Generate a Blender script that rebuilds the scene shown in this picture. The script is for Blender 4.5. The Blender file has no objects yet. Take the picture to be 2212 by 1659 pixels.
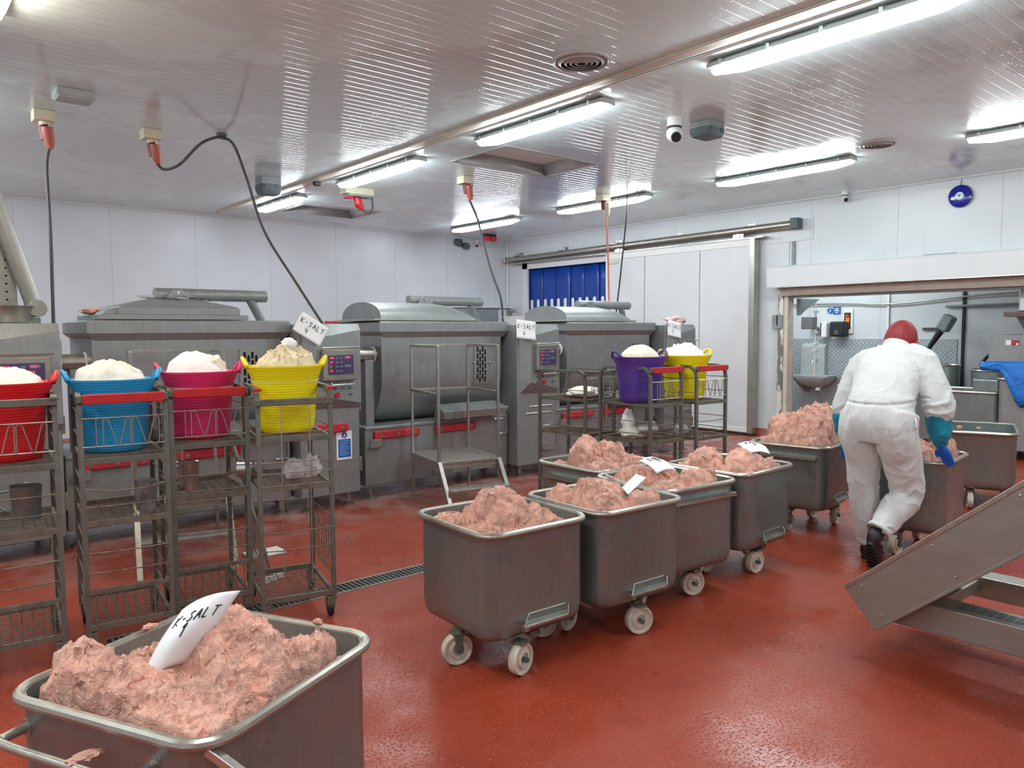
import bpy, math, random
from mathutils import Vector, Matrix, Euler, noise
PI = math.pi
D = bpy.data
sc = bpy.context.scene
col = sc.collection

# ------------------------------------------------------------------ camera
FPX = 1661.85
RM = Matrix(((0.764, 0.0487, -0.6430), (-0.6452, 0.0489, -0.7625), (-0.0057, 0.9976, 0.0695)))
xa = Vector(RM.row[0]).normalized(); ya = Vector(RM.row[1]); ya = (ya - xa * ya.dot(xa)).normalized(); za = xa.cross(ya)
RM = Matrix((xa, ya, za))
cam_data = D.cameras.new('camera'); cam = D.objects.new('camera', cam_data); col.objects.link(cam)
cam_data.sensor_width = 36.0; cam_data.lens = FPX / 2212 * 36.0; cam_data.clip_start = 0.05
cam.matrix_world = Matrix.Translation((0, 0, 1.6)) @ RM.to_4x4()
sc.camera = cam

# ------------------------------------------------------------------ world and exposure
sc.view_settings.view_transform = 'Standard'; sc.view_settings.look = 'None'
sc.view_settings.exposure = 0.0; sc.view_settings.gamma = 1.0
try: sc.view_settings.use_curve_mapping = False
except Exception: pass
W = D.worlds.new('world'); sc.world = W; W.use_nodes = True
W.node_tree.nodes['Background'].inputs[0].default_value = (0.75, 0.8, 0.85, 1)
W.node_tree.nodes['Background'].inputs[1].default_value = 0.25
TUBE = 50.0       # emission strength of the ceiling tubes' diffusers

# ------------------------------------------------------------------ materials
def srgb(r, g, b):
    f = lambda c: (c / 255 / 12.92) if c <= 10 else ((c / 255 + 0.055) / 1.055) ** 2.4
    return (f(r), f(g), f(b), 1)

class NT:
    def __init__(s, name):
        s.m = D.materials.new(name); s.m.use_nodes = True; s.t = s.m.node_tree; s.n = s.t.nodes
        s.p = s.n['Principled BSDF']
    def node(s, typ, **kw):
        n = s.n.new(typ)
        for k, v in kw.items():
            if k.startswith('i_'):
                key = k[2:]; key = int(key) if key.isdigit() else key.replace('_', ' ')
                n.inputs[key].default_value = v
            else: setattr(n, k, v)
        return n
    def link(s, a, b): s.t.links.new(a, b)
    def coords(s, scale=(1, 1, 1), kind='Object', rot=(0, 0, 0)):
        tc = s.node('ShaderNodeTexCoord'); mp = s.node('ShaderNodeMapping')
        mp.inputs['Scale'].default_value = scale; mp.inputs['Rotation'].default_value = rot
        s.link(tc.outputs[kind], mp.inputs[0]); return mp.outputs[0]
    def world(s, scale=(1, 1, 1)):
        g = s.node('ShaderNodeNewGeometry'); mp = s.node('ShaderNodeMapping'); mp.inputs['Scale'].default_value = scale
        s.link(g.outputs['Position'], mp.inputs[0]); return mp.outputs[0]
    def noise(s, vec, scale, detail=4, rough=0.55, dist=0):
        n = s.node('ShaderNodeTexNoise'); n.inputs['Scale'].default_value = scale; n.inputs['Detail'].default_value = detail
        n.inputs['Roughness'].default_value = rough; n.inputs['Distortion'].default_value = dist
        s.link(vec, n.inputs['Vector']); return n.outputs['Fac']
    def voro(s, vec, scale, feature='F1'):
        n = s.node('ShaderNodeTexVoronoi', feature=feature); n.inputs['Scale'].default_value = scale
        s.link(vec, n.inputs['Vector']); return n.outputs['Distance']
    def ramp(s, fac, stops):
        r = s.node('ShaderNodeValToRGB'); e = r.color_ramp.elements
        while len(e) < len(stops): e.new(0.5)
        for i, (p, c) in enumerate(stops):
            e[i].position = p; e[i].color = c if hasattr(c, '__len__') else (c, c, c, 1)
        s.link(fac, r.inputs[0]); return r.outputs[0]
    def mix(s, fac, a, b):
        m = s.node('ShaderNodeMix', data_type='RGBA')
        if hasattr(fac, 'links'): s.link(fac, m.inputs[0])
        else: m.inputs[0].default_value = fac
        for v, i in ((a, 6), (b, 7)):
            if hasattr(v, 'links'): s.link(v, m.inputs[i])
            else: m.inputs[i].default_value = v
        return m.outputs[2]
    def math(s, op, a, b=None, clamp=False):
        m = s.node('ShaderNodeMath', operation=op, use_clamp=clamp)
        for i, v in enumerate((a, b)):
            if v is None: continue
            if hasattr(v, 'links'): s.link(v, m.inputs[i])
            else: m.inputs[i].default_value = v
        return m.outputs[0]
    def bump(s, h, strength=0.3, dist=0.01, prev=None):
        b = s.node('ShaderNodeBump'); b.inputs['Strength'].default_value = strength; b.inputs['Distance'].default_value = dist
        s.link(h, b.inputs['Height'])
        if prev is not None: s.link(prev, b.inputs['Normal'])
        return b.outputs[0]
    def set(s, **kw):
        al = dict(base='Base Color', rough='Roughness', metal='Metallic', normal='Normal', alpha='Alpha', trans='Transmission Weight',
                  emis='Emission Color', estr='Emission Strength', spec='Specular IOR Level', sss='Subsurface Weight', coat='Coat Weight', coatr='Coat Roughness', ior='IOR', sheen='Sheen Weight')
        for k, v in kw.items():
            i = s.p.inputs[al[k]]
            if hasattr(v, 'links'): s.link(v, i)
            else: i.default_value = v
        return s.m

def plain(name, c, rough=0.5, metal=0.0, var=0.06, scale=6.0, **kw):
    """a simple surface with a little uneven colour and gloss"""
    t = NT(name); v = t.coords()
    n = t.noise(v, scale, 5)
    dk = tuple(x * (1 - var * 2) for x in c[:3]) + (1,); lt = tuple(min(1, x * (1 + var)) for x in c[:3]) + (1,)
    t.set(base=t.ramp(n, [(0.3, dk), (0.7, lt)]), rough=t.ramp(n, [(0.3, max(0, rough - .08)), (0.7, min(1, rough + .08))]), metal=metal, **kw)
    return t.m

def steel(name, c, rough=0.38, brush=(40, 40, 1.5), dirt=0.35, dirtc=(0.10, 0.075, 0.055, 1), dscale=3.0, bump=0.02, metal=0.9):
    t = NT(name); v = t.coords(); vb = t.coords(brush)
    nb = t.noise(vb, 3.0, 3); nl = t.noise(v, dscale, 6, 0.62); ns = t.noise(v, dscale * 9, 5, 0.6)
    k = t.math('MULTIPLY', t.ramp(nl, [(0.42, 0.0), (0.72, 1.0)]), t.ramp(ns, [(0.3, 0.35), (0.65, 1.0)]))
    k = t.math('MULTIPLY', k, dirt)
    base = t.mix(t.ramp(nb, [(0.3, 0.0), (0.7, 1.0)]), tuple(x * 0.86 for x in c[:3]) + (1,), c)
    base = t.mix(k, base, dirtc)
    r = t.math('ADD', t.math('MULTIPLY', nb, 0.12), rough - 0.06)
    r = t.math('ADD', r, t.math('MULTIPLY', k, 0.5), True)
    mt = t.math('SUBTRACT', metal, t.math('MULTIPLY', k, 0.6), True)
    t.set(base=base, rough=r, metal=mt, normal=t.bump(nb, 0.25, bump * 0.05))
    return t.m

M = {}
M['steel_mixer'] = steel('bead_blasted_steel', srgb(156, 160, 160), 0.44, (12, 12, 3), 0.30, srgb(84, 80, 76), dscale=2.2, metal=0.62)
M['steel_bin'] = steel('worn_bin_steel', srgb(148, 162, 161), 0.30, (40, 40, 1.2), 0.6, srgb(70, 62, 56), 3.2, metal=0.76)
M['steel_rim'] = steel('polished_rim_steel', srgb(184, 182, 172), 0.30, (9, 9, 9), 0.4, srgb(120, 96, 76), 6.0)
M['steel_rack'] = steel('grimy_rack_steel', srgb(122, 122, 112), 0.45, (30, 30, 4), 0.8, srgb(64, 56, 46), 7.0, metal=0.6)
M['steel_rack_dark'] = steel('rusty_shelf_wire', srgb(132, 122, 108), 0.55, (30, 30, 4), 1.0, srgb(52, 38, 30), 9.0, metal=0.6)
M['steel_ladder'] = steel('ladder_steel', srgb(178, 176, 170), 0.36, (25, 25, 3), 0.5, srgb(90, 80, 70), 8.0)
M['steel_conveyor'] = steel('conveyor_steel', srgb(160, 160, 152), 0.42, (8, 2, 8), 0.12, dscale=1.5, metal=.7)
M['steel_bright'] = steel('bright_steel', srgb(215, 215, 212), 0.22, (5, 5, 5), 0.1)
M['alu_checker'] = None
M['white_plastic'] = plain('white_plastic', srgb(228, 229, 226), 0.4, var=.03)
M['cream_plastic'] = plain('cream_plastic', srgb(214, 205, 180), 0.45, var=.06)
M['black'] = plain('black_rubber', srgb(28, 28, 30), 0.55)
M['dark_slot'] = plain('dark_opening', srgb(14, 14, 15), 0.9)
M['red_plastic'] = plain('red_plastic', srgb(184, 42, 56), 0.42, var=.1, scale=9)
M['red_bar'] = plain('red_bar_sleeve', srgb(188, 32, 34), 0.4, var=.12, scale=14)
M['orange_red'] = plain('plug_red', srgb(180, 88, 78), 0.45, var=.12)
M['dark_red'] = plain('plug_dark_red', srgb(110, 34, 36), 0.5)
M['cable_grey'] = plain('grey_cable', srgb(74, 76, 72), 0.6, var=.2, scale=20)
M['cable_orange'] = plain('orange_cable', srgb(216, 120, 88), 0.5)
M['nylon'] = plain('nylon_wheel', srgb(214, 202, 186), 0.45, var=.14, scale=14)
M['paper'] = plain('paper', srgb(236, 237, 240), 0.7, var=.02)
M['ink'] = plain('ink', srgb(30, 30, 36), 0.6)
M['blue_sign'] = plain('blue_sign', srgb(28, 96, 178), 0.45, var=.03)
M['green'] = plain('green_lens', srgb(30, 120, 110), 0.3)
M['pale_metal'] = plain('pale_metal', srgb(176, 180, 180), 0.4, var=.05)
M['grey_box'] = plain('grey_box', srgb(132, 142, 142), 0.5, var=.1)
M['dark_box'] = plain('dark_box', srgb(76, 90, 94), 0.5, var=.1)
M['flour'] = None
M['blue_strip'] = plain('blue_pvc', srgb(18, 62, 150), 0.32, var=.1, scale=2)
M['skin'] = plain('skin', srgb(186, 128, 104), 0.5, var=.05, sss=.05)
M['boot'] = plain('boot_rubber', srgb(34, 34, 38), 0.45, var=.2)
M['glove'] = plain('nitrile_glove', srgb(20, 104, 214), 0.45, var=.06)
M['hair'] = plain('hair', srgb(58, 36, 28), 0.8)

def m_room():
    t = NT('white_wall_panel'); w = t.world()
    sx = t.node('ShaderNodeSeparateXYZ'); t.link(w, sx.inputs[0])
    def seam(o, per, off):
        f = t.math('FRACT', t.math('DIVIDE', t.math('ADD', o, off + 100 * per), per))
        return t.math('LESS_THAN', f, 0.006 / per)
    s = t.math('MAXIMUM', seam(sx.outputs[0], 1.19, 0.75), seam(sx.outputs[1], 1.19, 0.3))
    g = t.node('ShaderNodeNewGeometry'); gn = t.node('ShaderNodeSeparateXYZ'); t.link(g.outputs['Normal'], gn.inputs[0])
    onx = t.math('GREATER_THAN', t.math('ABSOLUTE', gn.outputs[0]), 0.5)
    s1 = t.math('MULTIPLY', seam(sx.outputs[1], 1.19, 0.3), onx)
    s2 = t.math('MULTIPLY', seam(sx.outputs[0], 1.19, 0.75), t.math('SUBTRACT', 1.0, onx))
    s = t.math('MAXIMUM', s1, s2)
    n = t.noise(w, 1.3, 5); n2 = t.noise(t.world((6, 6, 1.2)), 2.0, 5)
    c = t.ramp(n, [(0.3, srgb(200, 205, 208)), (0.7, srgb(211, 215, 217))])
    c = t.mix(t.math('MULTIPLY', t.ramp(n2, [(0.62, 0.0), (0.8, 1.0)]), 0.25), c, srgb(176, 176, 172))
    c = t.mix(t.math('MULTIPLY', s, 0.55), c, srgb(120, 124, 128))
    t.set(base=c, rough=0.36, normal=t.bump(s, 0.5, -0.004))
    M['wall'] = t.m
    t = NT('wet_slatted_ceiling'); w = t.world()
    sx = t.node('ShaderNodeSeparateXYZ'); t.link(w, sx.inputs[0])
    f = t.math('FRACT', t.math('DIVIDE', t.math('ADD', sx.outputs[1], 50.0), 0.10))
    gr = t.ramp(t.math('PINGPONG', f, 0.5), [(0.0, 0.0), (0.06, 1.0)])
    gl = t.math('SUBTRACT', 1.0, gr)
    wet = t.ramp(t.noise(w, 0.55, 7, 0.6), [(0.46, 0.0), (0.50, 1.0)])
    big = t.ramp(t.noise(w, 0.35, 3), [(0.35, 0.0), (0.65, 1.0)])
    c = t.mix(wet, srgb(228, 250, 252), srgb(212, 228, 229))
    c = t.mix(t.math('MULTIPLY', big, 0.5), c, srgb(218, 234, 234))
    c = t.mix(t.math('MULTIPLY', gl, 0.22), c, srgb(150, 142, 142))
    vd = t.voro(w, 30.0); drop = t.ramp(vd, [(0.04, 1.0), (0.17, 0.0)])
    mask = t.ramp(t.noise(w, 0.9, 3), [(0.45, 0.0), (0.6, 1.0)])
    drop = t.math('MULTIPLY', drop, mask)
    b1 = t.bump(gr, 0.35, 0.003)
    b2 = t.bump(drop, 0.55, 0.003, b1)
    b3 = t.bump(t.noise(t.world((1, 6, 1)), 3.0, 3), 0.12, 0.01, b2)
    t.set(base=c, rough=t.ramp(wet, [(0.0, 0.22), (1.0, 0.12)]), normal=b3, spec=0.5)
    M['ceiling'] = t.m
    t = NT('red_resin_floor'); w = t.world()
    n1 = t.noise(w, 0.8, 6, 0.6); n2 = t.noise(w, 5.0, 5); sp = t.noise(w, 95.0, 2, 0.6)
    c = t.ramp(n1, [(0.3, srgb(138, 52, 30)), (0.55, srgb(152, 60, 38)), (0.75, srgb(158, 74, 56))])
    c = t.mix(t.ramp(n2, [(0.55, 0.0), (0.75, 0.35)]), c, srgb(124, 44, 28))
    c = t.mix(t.ramp(sp, [(0.62, 0.0), (0.72, 0.6)]), c, srgb(222, 150, 120))
    c = t.mix(t.ramp(t.noise(w, 90.0, 2, 0.7), [(0.28, 0.35), (0.36, 0.0)]), c, srgb(80, 26, 20))
    sx = t.node('ShaderNodeSeparateXYZ'); t.link(w, sx.inputs[0])
    a = t.node('ShaderNodeMapRange'); a.inputs[1].default_value = 5.2; a.inputs[2].default_value = 6.4; t.link(sx.outputs[1], a.inputs[0])
    dust = t.math('MULTIPLY', a.outputs[0], t.ramp(t.noise(w, 2.6, 6, 0.65), [(0.42, 0.0), (0.6, 0.75)]))
    c = t.mix(dust, c, srgb(176, 150, 144))
    r = t.ramp(t.noise(w, 1.1, 5, 0.6), [(0.36, 0.17), (0.62, 0.46)])
    b = t.bump(t.ramp(t.noise(w, 85.0, 2, 0.6), [(0.55, 0.0), (0.7, 1.0)]), 0.6, 0.003)
    b = t.bump(t.noise(w, 6.0, 3), 0.2, 0.01, b)
    t.set(base=c, rough=r, normal=b, spec=0.32)
    M['floor'] = t.m
    t = NT('checker_plate'); v = t.world()
    def dots(off, rot):
        g = t.node('ShaderNodeNewGeometry'); m0 = t.node('ShaderNodeMapping'); m0.inputs['Location'].default_value = (0, off, off)
        m0.inputs['Scale'].default_value = (0, 1 / .07, 1 / .07); t.link(g.outputs['Position'], m0.inputs[0])
        fr = t.node('ShaderNodeVectorMath', operation='FRACTION'); t.link(m0.outputs[0], fr.inputs[0])
        mp = t.node('ShaderNodeMapping'); mp.inputs['Location'].default_value = (0, -.5, -.5); t.link(fr.outputs[0], mp.inputs[0])
        m2 = t.node('ShaderNodeMapping', vector_type='TEXTURE'); m2.inputs['Rotation'].default_value = (rot, 0, 0); m2.inputs['Scale'].default_value = (1, .40, .15); t.link(mp.outputs[0], m2.inputs[0])
        l = t.node('ShaderNodeVectorMath', operation='LENGTH'); t.link(m2.outputs[0], l.inputs[0])
        return t.ramp(l.outputs['Value'], [(0.5, 1.0), (1.0, 0.0)])
    h = t.math('MAXIMUM', dots(0.0, 0.8), dots(0.5, -0.8))
    t.set(base=t.mix(h, srgb(164, 172, 176), srgb(206, 212, 214)), rough=0.42, metal=0.4, normal=t.bump(h, 0.9, 0.006))
    M['alu_checker'] = t.m
    t = NT('peeling_white_paint'); v = t.world()
    n = t.noise(t.world((3, 3, 1.0)), 3.0, 7, 0.7)
    k = t.ramp(n, [(0.5, 0.0), (0.52, 1.0)])
    t.set(base=t.mix(k, srgb(218, 216, 208), srgb(132, 132, 126)), rough=0.5, metal=t.math('MULTIPLY', k, 0.5), normal=t.bump(k, 0.6, -0.003))
    M['peeling'] = t.m
    M['trim_beige'] = plain('beige_trim', srgb(206, 200, 184), 0.45, var=.06, scale=9)
    M['door_white'] = plain('door_panel_white', srgb(212, 215, 216), 0.35, var=.03, scale=1.5)
m_room()

def m_food():
    t = NT('raw_minced_meat'); v = t.coords()
    n = t.noise(v, 14.0, 7, 0.65); f = t.noise(v, 70.0, 5, 0.65, 0.6); msk = t.ramp(t.noise(v, 9.0, 3), [(0.4, 0.25), (0.6, 1.0)]); n3 = t.noise(v, 4.0, 4)
    c = t.ramp(n, [(0.3, srgb(206, 144, 124)), (0.5, srgb(232, 174, 152)), (0.7, srgb(242, 196, 176))])
    c = t.mix(t.ramp(n3, [(0.35, 0.0), (0.7, 0.5)]), c, srgb(212, 152, 136))
    c = t.mix(t.ramp(f, [(0.3, 0.4), (0.42, 0.0)]), c, srgb(140, 66, 52))
    rg = t.math('POWER', t.math('SUBTRACT', 1.0, t.math('MULTIPLY', t.math('ABSOLUTE', t.math('SUBTRACT', t.noise(v, 26.0, 5, 0.6, 1.2), 0.5)), 3.0), True), 3.0)
    rg = t.math('MULTIPLY', rg, msk)
    b = t.bump(n, 0.6, 0.02); b = t.bump(rg, 0.9, 0.008, b); b = t.bump(t.math('MULTIPLY', f, msk), 0.6, 0.004, b)
    c = t.mix(t.math('MULTIPLY', rg, 0.35), c, srgb(238, 200, 184))
    t.set(base=c, rough=0.5, normal=b, sss=0.08)
    t.p.inputs['Subsurface Radius'].default_value = (0.02, 0.008, 0.005)
    M['meat'] = t.m
    for nm, a, b2 in (('flour', (224, 218, 200), (238, 234, 222)), ('flour_white', (236, 234, 228), (246, 244, 240)), ('crumb', (206, 192, 156), (228, 216, 184)), ('cream_powder', (232, 222, 196), (242, 234, 214))):
        t = NT(nm); v = t.coords()
        n = t.noise(v, 12.0, 6, 0.6); f = t.noise(v, 60.0, 5, 0.65)
        t.set(base=t.ramp(n, [(0.3, srgb(*a)), (0.65, srgb(*b2))]), rough=0.85, normal=t.bump(f, 0.5, 0.008, t.bump(n, 0.5, 0.02)))
        M[nm] = t.m
    for nm, c in (('tub_red', (212, 24, 34)), ('tub_blue', (24, 150, 206)), ('tub_pink', (214, 46, 106)), ('tub_yellow', (236, 218, 6)), ('tub_purple', (78, 50, 142))):
        t = NT(nm + '_plastic'); v = t.coords()
        wv = t.node('ShaderNodeTexWave', bands_direction='Z'); wv.inputs['Scale'].default_value = 22.0; t.link(v, wv.inputs['Vector'])
        n = t.noise(v, 5.0, 4); cc = srgb(*c)
        t.set(base=t.mix(t.ramp(n, [(0.4, 0.0), (0.8, 0.5)]), cc, tuple(min(1, x * .9 + .03) for x in cc[:3]) + (1,)), rough=0.38, normal=t.bump(wv.outputs['Fac'], 0.25, 0.003), sss=0.05)
        M[nm] = t.m
    t = NT('coverall_cotton'); v = t.coords()
    n = t.noise(v, 5.0, 4, 0.5, 1.2); f = t.noise(v, 260.0, 2)
    t.set(base=t.ramp(n, [(0.2, srgb(200, 203, 203)), (0.8, srgb(213, 215, 214))]), rough=0.75, normal=t.bump(t.noise(t.coords((1, 1, .55)), 9.0, 3, 0.5, 1.5), 0.5, 0.03, t.bump(f, 0.1, 0.001)), sheen=0.2)
    M['coverall'] = t.m
    t = NT('teal_sleeve'); v = t.coords()
    t.set(base=t.ramp(t.noise(v, 8.0, 3), [(0.3, srgb(0, 118, 142)), (0.7, srgb(12, 146, 176))]), rough=0.35, normal=t.bump(t.noise(v, 14.0, 3, .5, 1.0), 0.5, 0.015))
    M['sleeve'] = t.m
    t = NT('red_hair_net'); v = t.coords()
    k = t.ramp(t.voro(v, 160.0, 'DISTANCE_TO_EDGE'), [(0.04, 1.0), (0.1, 0.35)])
    t.set(base=t.mix(k, srgb(84, 30, 30), srgb(164, 32, 44)), rough=0.6)
    M['net'] = t.m
    t = NT('clear_plastic_bag'); v = t.coords()
    t.set(base=srgb(225, 222, 222), rough=0.25, alpha=0.5, spec=0.6, normal=t.bump(t.noise(v, 24.0, 4, .6, 1.0), 0.8, 0.02))
    M['bag'] = t.m
    t = NT('cloudy_plastic'); v = t.coords()
    t.set(base=t.ramp(t.noise(v, 16.0, 3), [(0.35, srgb(104, 100, 100)), (0.65, srgb(160, 158, 158))]), rough=0.3, alpha=0.6)
    M['cloudy'] = t.m
    t = NT('blue_plastic_bag'); v = t.coords()
    t.set(base=srgb(24, 120, 215), rough=0.25, alpha=0.92, normal=t.bump(t.noise(v, 14.0, 4, .6, 1.0), 0.9, 0.03))
    M['bluebag'] = t.m
    t = NT('tube_diffuser')
    t.set(base=(.9, .9, .9, 1), emis=(0.89, 0.98, 1.0, 1), estr=TUBE); M['tube'] = t.m
    t = NT('warm_tube_diffuser')
    t.set(base=(.9, .9, .9, 1), emis=(1.0, 0.86, 0.68, 1), estr=TUBE); M['tube_warm'] = t.m
    t = NT('cool_tube_diffuser')
    t.set(base=(.9, .9, .9, 1), emis=(0.84, 0.90, 1.0, 1), estr=TUBE); M['tube_cool'] = t.m
    t = NT('led_digits'); t.set(base=(.3, 0, 0, 1), emis=(1.0, 0.06, 0.12, 1), estr=1.1); M['led'] = t.m
    t = NT('control_screen'); v = t.coords()
    t.set(base=t.ramp(t.noise(v, 9.0, 2), [(0.3, srgb(66, 62, 92)), (0.7, srgb(84, 76, 108))]), rough=0.2); M['screen'] = t.m
    t = NT('poster_amber'); v = t.coords()
    t.set(base=t.ramp(t.noise(v, 18.0, 2, .5, 1.0), [(0.35, srgb(60, 14, 4)), (0.5, srgb(232, 92, 10)), (0.65, srgb(250, 190, 30))]), rough=0.3); M['amber'] = t.m
m_food()
M['eye_blue'] = plain('cobalt_glass', srgb(24, 28, 140), 0.12)
M['eye_pale'] = plain('pale_blue_glass', srgb(150, 205, 225), 0.15)
M['print_pale'] = plain('pale_print', srgb(150, 180, 220), 0.5)
M['key_print'] = plain('key_print', srgb(118, 118, 150), 0.4)
M['pink_film'] = plain('pink_film', srgb(226, 196, 190), 0.4, var=.1, scale=20)

# ------------------------------------------------------------------ mesh helpers
def basis(d):
    d = d.normalized(); u = Vector((0, 0, 1)) if abs(d.z) < 0.9 else Vector((1, 0, 0))
    a = d.cross(u).normalized(); return a, d.cross(a).normalized()

class MB:
    def __init__(s): s.v = []; s.f = []
    def add(s, vs, fs, T=None):
        o = len(s.v)
        s.v += [(T @ Vector(p)) if T is not None else Vector(p) for p in vs]; s.f += [tuple(i + o for i in f) for f in fs]; return s
    def box(s, x0, x1, y0, y1, z0, z1, T=None):
        return s.add([(x0, y0, z0), (x1, y0, z0), (x1, y1, z0), (x0, y1, z0), (x0, y0, z1), (x1, y0, z1), (x1, y1, z1), (x0, y1, z1)],
                     [(0, 3, 2, 1), (4, 5, 6, 7), (0, 1, 5, 4), (1, 2, 6, 5), (2, 3, 7, 6), (3, 0, 4, 7)], T)
    def loft(s, rings, cap=True, closed=False, T=None):
        n = len(rings[0]); vs = [p for r in rings for p in r]; fs = []
        m = len(rings)
        for i in range(m if closed else m - 1):
            a = i * n; b = ((i + 1) % m) * n
            for j in range(n):
                k = (j + 1) % n; fs.append((a + j, a + k, b + k, b + j))
        if cap and not closed:
            fs.append(tuple(reversed(range(n)))); fs.append(tuple((m - 1) * n + i for i in range(n)))
        return s.add(vs, fs, T)
    def prism(s, prof, axis, a, b, T=None):
        """prof in the two other axes' order (x:(y,z), y:(x,z), z:(x,y))"""
        def pt(p, h): return {'x': (h, p[0], p[1]), 'y': (p[0], h, p[1]), 'z': (p[0], p[1], h)}[axis]
        return s.loft([[pt(p, a) for p in prof], [pt(p, b) for p in prof]], T=T)
    def tube(s, path, r, n=8, closed=False, T=None, flat=None):
        path = [Vector(p) for p in path]; m = len(path); rings = []
        prev = None
        for i, p in enumerate(path):
            if closed: d = path[(i + 1) % m] - path[i - 1]
            else: d = path[min(i + 1, m - 1)] - path[max(i - 1, 0)]
            d.normalize()
            if prev is None: a, b = basis(d)
            else:
                a = prev - d * prev.dot(d)
                a = a.normalized() if a.length > 1e-6 else basis(d)[0]
                b = d.cross(a)
            prev = a; rr = r[i] if hasattr(r, '__len__') else r
            rings.append([p + (a * math.cos(t) + b * math.sin(t)) * rr for t in [2 * PI * j / n + (PI / 4 if n == 4 else 0) for j in range(n)]])
        return s.loft(rings, closed=closed, T=T)
    def cyl(s, p0, p1, r, n=16, r1=None, T=None):
        return s.tube([p0, p1], [r, r if r1 is None else r1], n, T=T)
    def bar(s, p0, p1, w, T=None): return s.tube([p0, p1], w * 0.7071, 4, T=T)
    def lathe(s, prof, c=(0, 0, 0), n=24, sx=1, sy=1, T=None, axis='z'):
        rings = []
        for r, z in prof:
            ring = []
            for j in range(n):
                t = 2 * PI * j / n; x, y = r * math.cos(t) * sx, r * math.sin(t) * sy
                q = {'z': (x, y, z), 'y': (x, z, -y), 'x': (z, x, y)}[axis]
                ring.append((q[0] + c[0], q[1] + c[1], q[2] + c[2]))
            rings.append(ring)
        return s.loft(rings, T=T)
    def grid(s, pts, T=None):
        h, w = len(pts), len(pts[0])
        return s.add([p for r in pts for p in r], [(i * w + j, i * w + j + 1, (i + 1) * w + j + 1, (i + 1) * w + j) for i in range(h - 1) for j in range(w - 1)], T)
    def build(s, name, mat, parent=None, loc=None, rot=None, smooth=35, bevel=0, solid=0):
        me = D.meshes.new(name); me.from_pydata([tuple(p) for p in s.v], [], s.f); me.update()
        o = D.objects.new(name, me); col.objects.link(o)
        if isinstance(mat, str): mat = M[mat]
        me.materials.append(mat)
        if smooth:
            me.shade_smooth()
            if smooth < 180: me.set_sharp_from_angle(angle=math.radians(smooth))
        if solid:
            md = o.modifiers.new('t', 'SOLIDIFY'); md.thickness = solid; md.offset = 0
        if bevel:
            md = o.modifiers.new('b', 'BEVEL'); md.width = bevel; md.segments = 2; md.limit_method = 'ANGLE'; md.angle_limit = math.radians(40); md.harden_normals = True
        if parent: o.parent = parent
        if loc: o.location = loc
        if rot: o.rotation_euler = rot
        return o

def tag(o, label, cat, group=None, kind=None):
    if label: o['label'] = label
    if cat: o['category'] = cat
    if group: o['group'] = group
    if kind: o['kind'] = kind
    return o
def thing(name, label, cat, loc=(0, 0, 0), rz=0, group=None):
    o = D.objects.new(name, None); col.objects.link(o); o.empty_display_size = 0.1
    o.location = loc; o.rotation_euler = (0, 0, rz); return tag(o, label, cat, group)
def struct(o): o['kind'] = 'structure'; return o
def kids(o): return [c for c in D.objects if c.parent == o]
def dup(o, label=None, loc=None, rz=None, cat=None, group=None, parent=None):
    c = o.copy(); col.objects.link(c)
    if parent: c.parent = parent
    if label: c['label'] = label
    if loc: c.location = loc
    if rz is not None: c.rotation_euler = (0, 0, rz)
    if group: c['group'] = group
    for k in kids(o): dup(k, parent=c)
    return c
def rrect(w, d, r, z, n=5, cx=0, cy=0):
    out = []
    for (sx, sy, a0) in ((1, 1, 0), (-1, 1, 90), (-1, -1, 180), (1, -1, 270)):
        for i in range(n + 1):
            a = math.radians(a0 + 90 * i / n)
            out.append((cx + sx * (w / 2 - r) + r * math.cos(a), cy + sy * (d / 2 - r) + r * math.sin(a), z))
    return out
def smooth_path(pts, sub=8, closed=False):
    """Catmull-Rom through the points"""
    P = [Vector(p) for p in pts]; out = []
    n = len(P)
    for i in range(n - 1):
        p0 = P[max(i - 1, 0)]; p1 = P[i]; p2 = P[i + 1]; p3 = P[min(i + 2, n - 1)]
        for k in range(sub):
            t = k / sub
            out.append(0.5 * ((2 * p1) + (-p0 + p2) * t + (2 * p0 - 5 * p1 + 4 * p2 - p3) * t * t + (-p0 + 3 * p1 - 3 * p2 + p3) * t ** 3))
    out.append(P[-1]); return out

# handwriting: strokes in a unit box, x right, y up
GL = {'K': [[(0, 0), (0, 1)], [(.7, 1), (0, .45), (.8, 0)]], '-': [[(.1, .5), (.6, .5)]], 'S': [[(.7, .9), (.3, 1), (.1, .75), (.6, .4), (.5, .05), (0, .1)]],
      'A': [[(0, 0), (.4, 1), (.8, 0)], [(.15, .4), (.65, .4)]], 'L': [[(.05, 1), (.05, 0), (.6, .02)]], 'T': [[(.4, 0), (.4, 1)], [(0, 1), (.8, 1)]], ' ': [],
      '1': [[(.1, .7), (.4, 1), (.4, 0)]], '4': [[(.1, 1), (0, .45), (.7, .45)], [(.55, .9), (.5, 0)]], '6': [[(.6, 1), (.1, .5), (.15, .05), (.6, .1), (.6, .45), (.15, .45)]],
      '5': [[(.7, 1), (.2, 1), (.15, .6), (.6, .55), (.6, .1), (.1, .0)]]}
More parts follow.
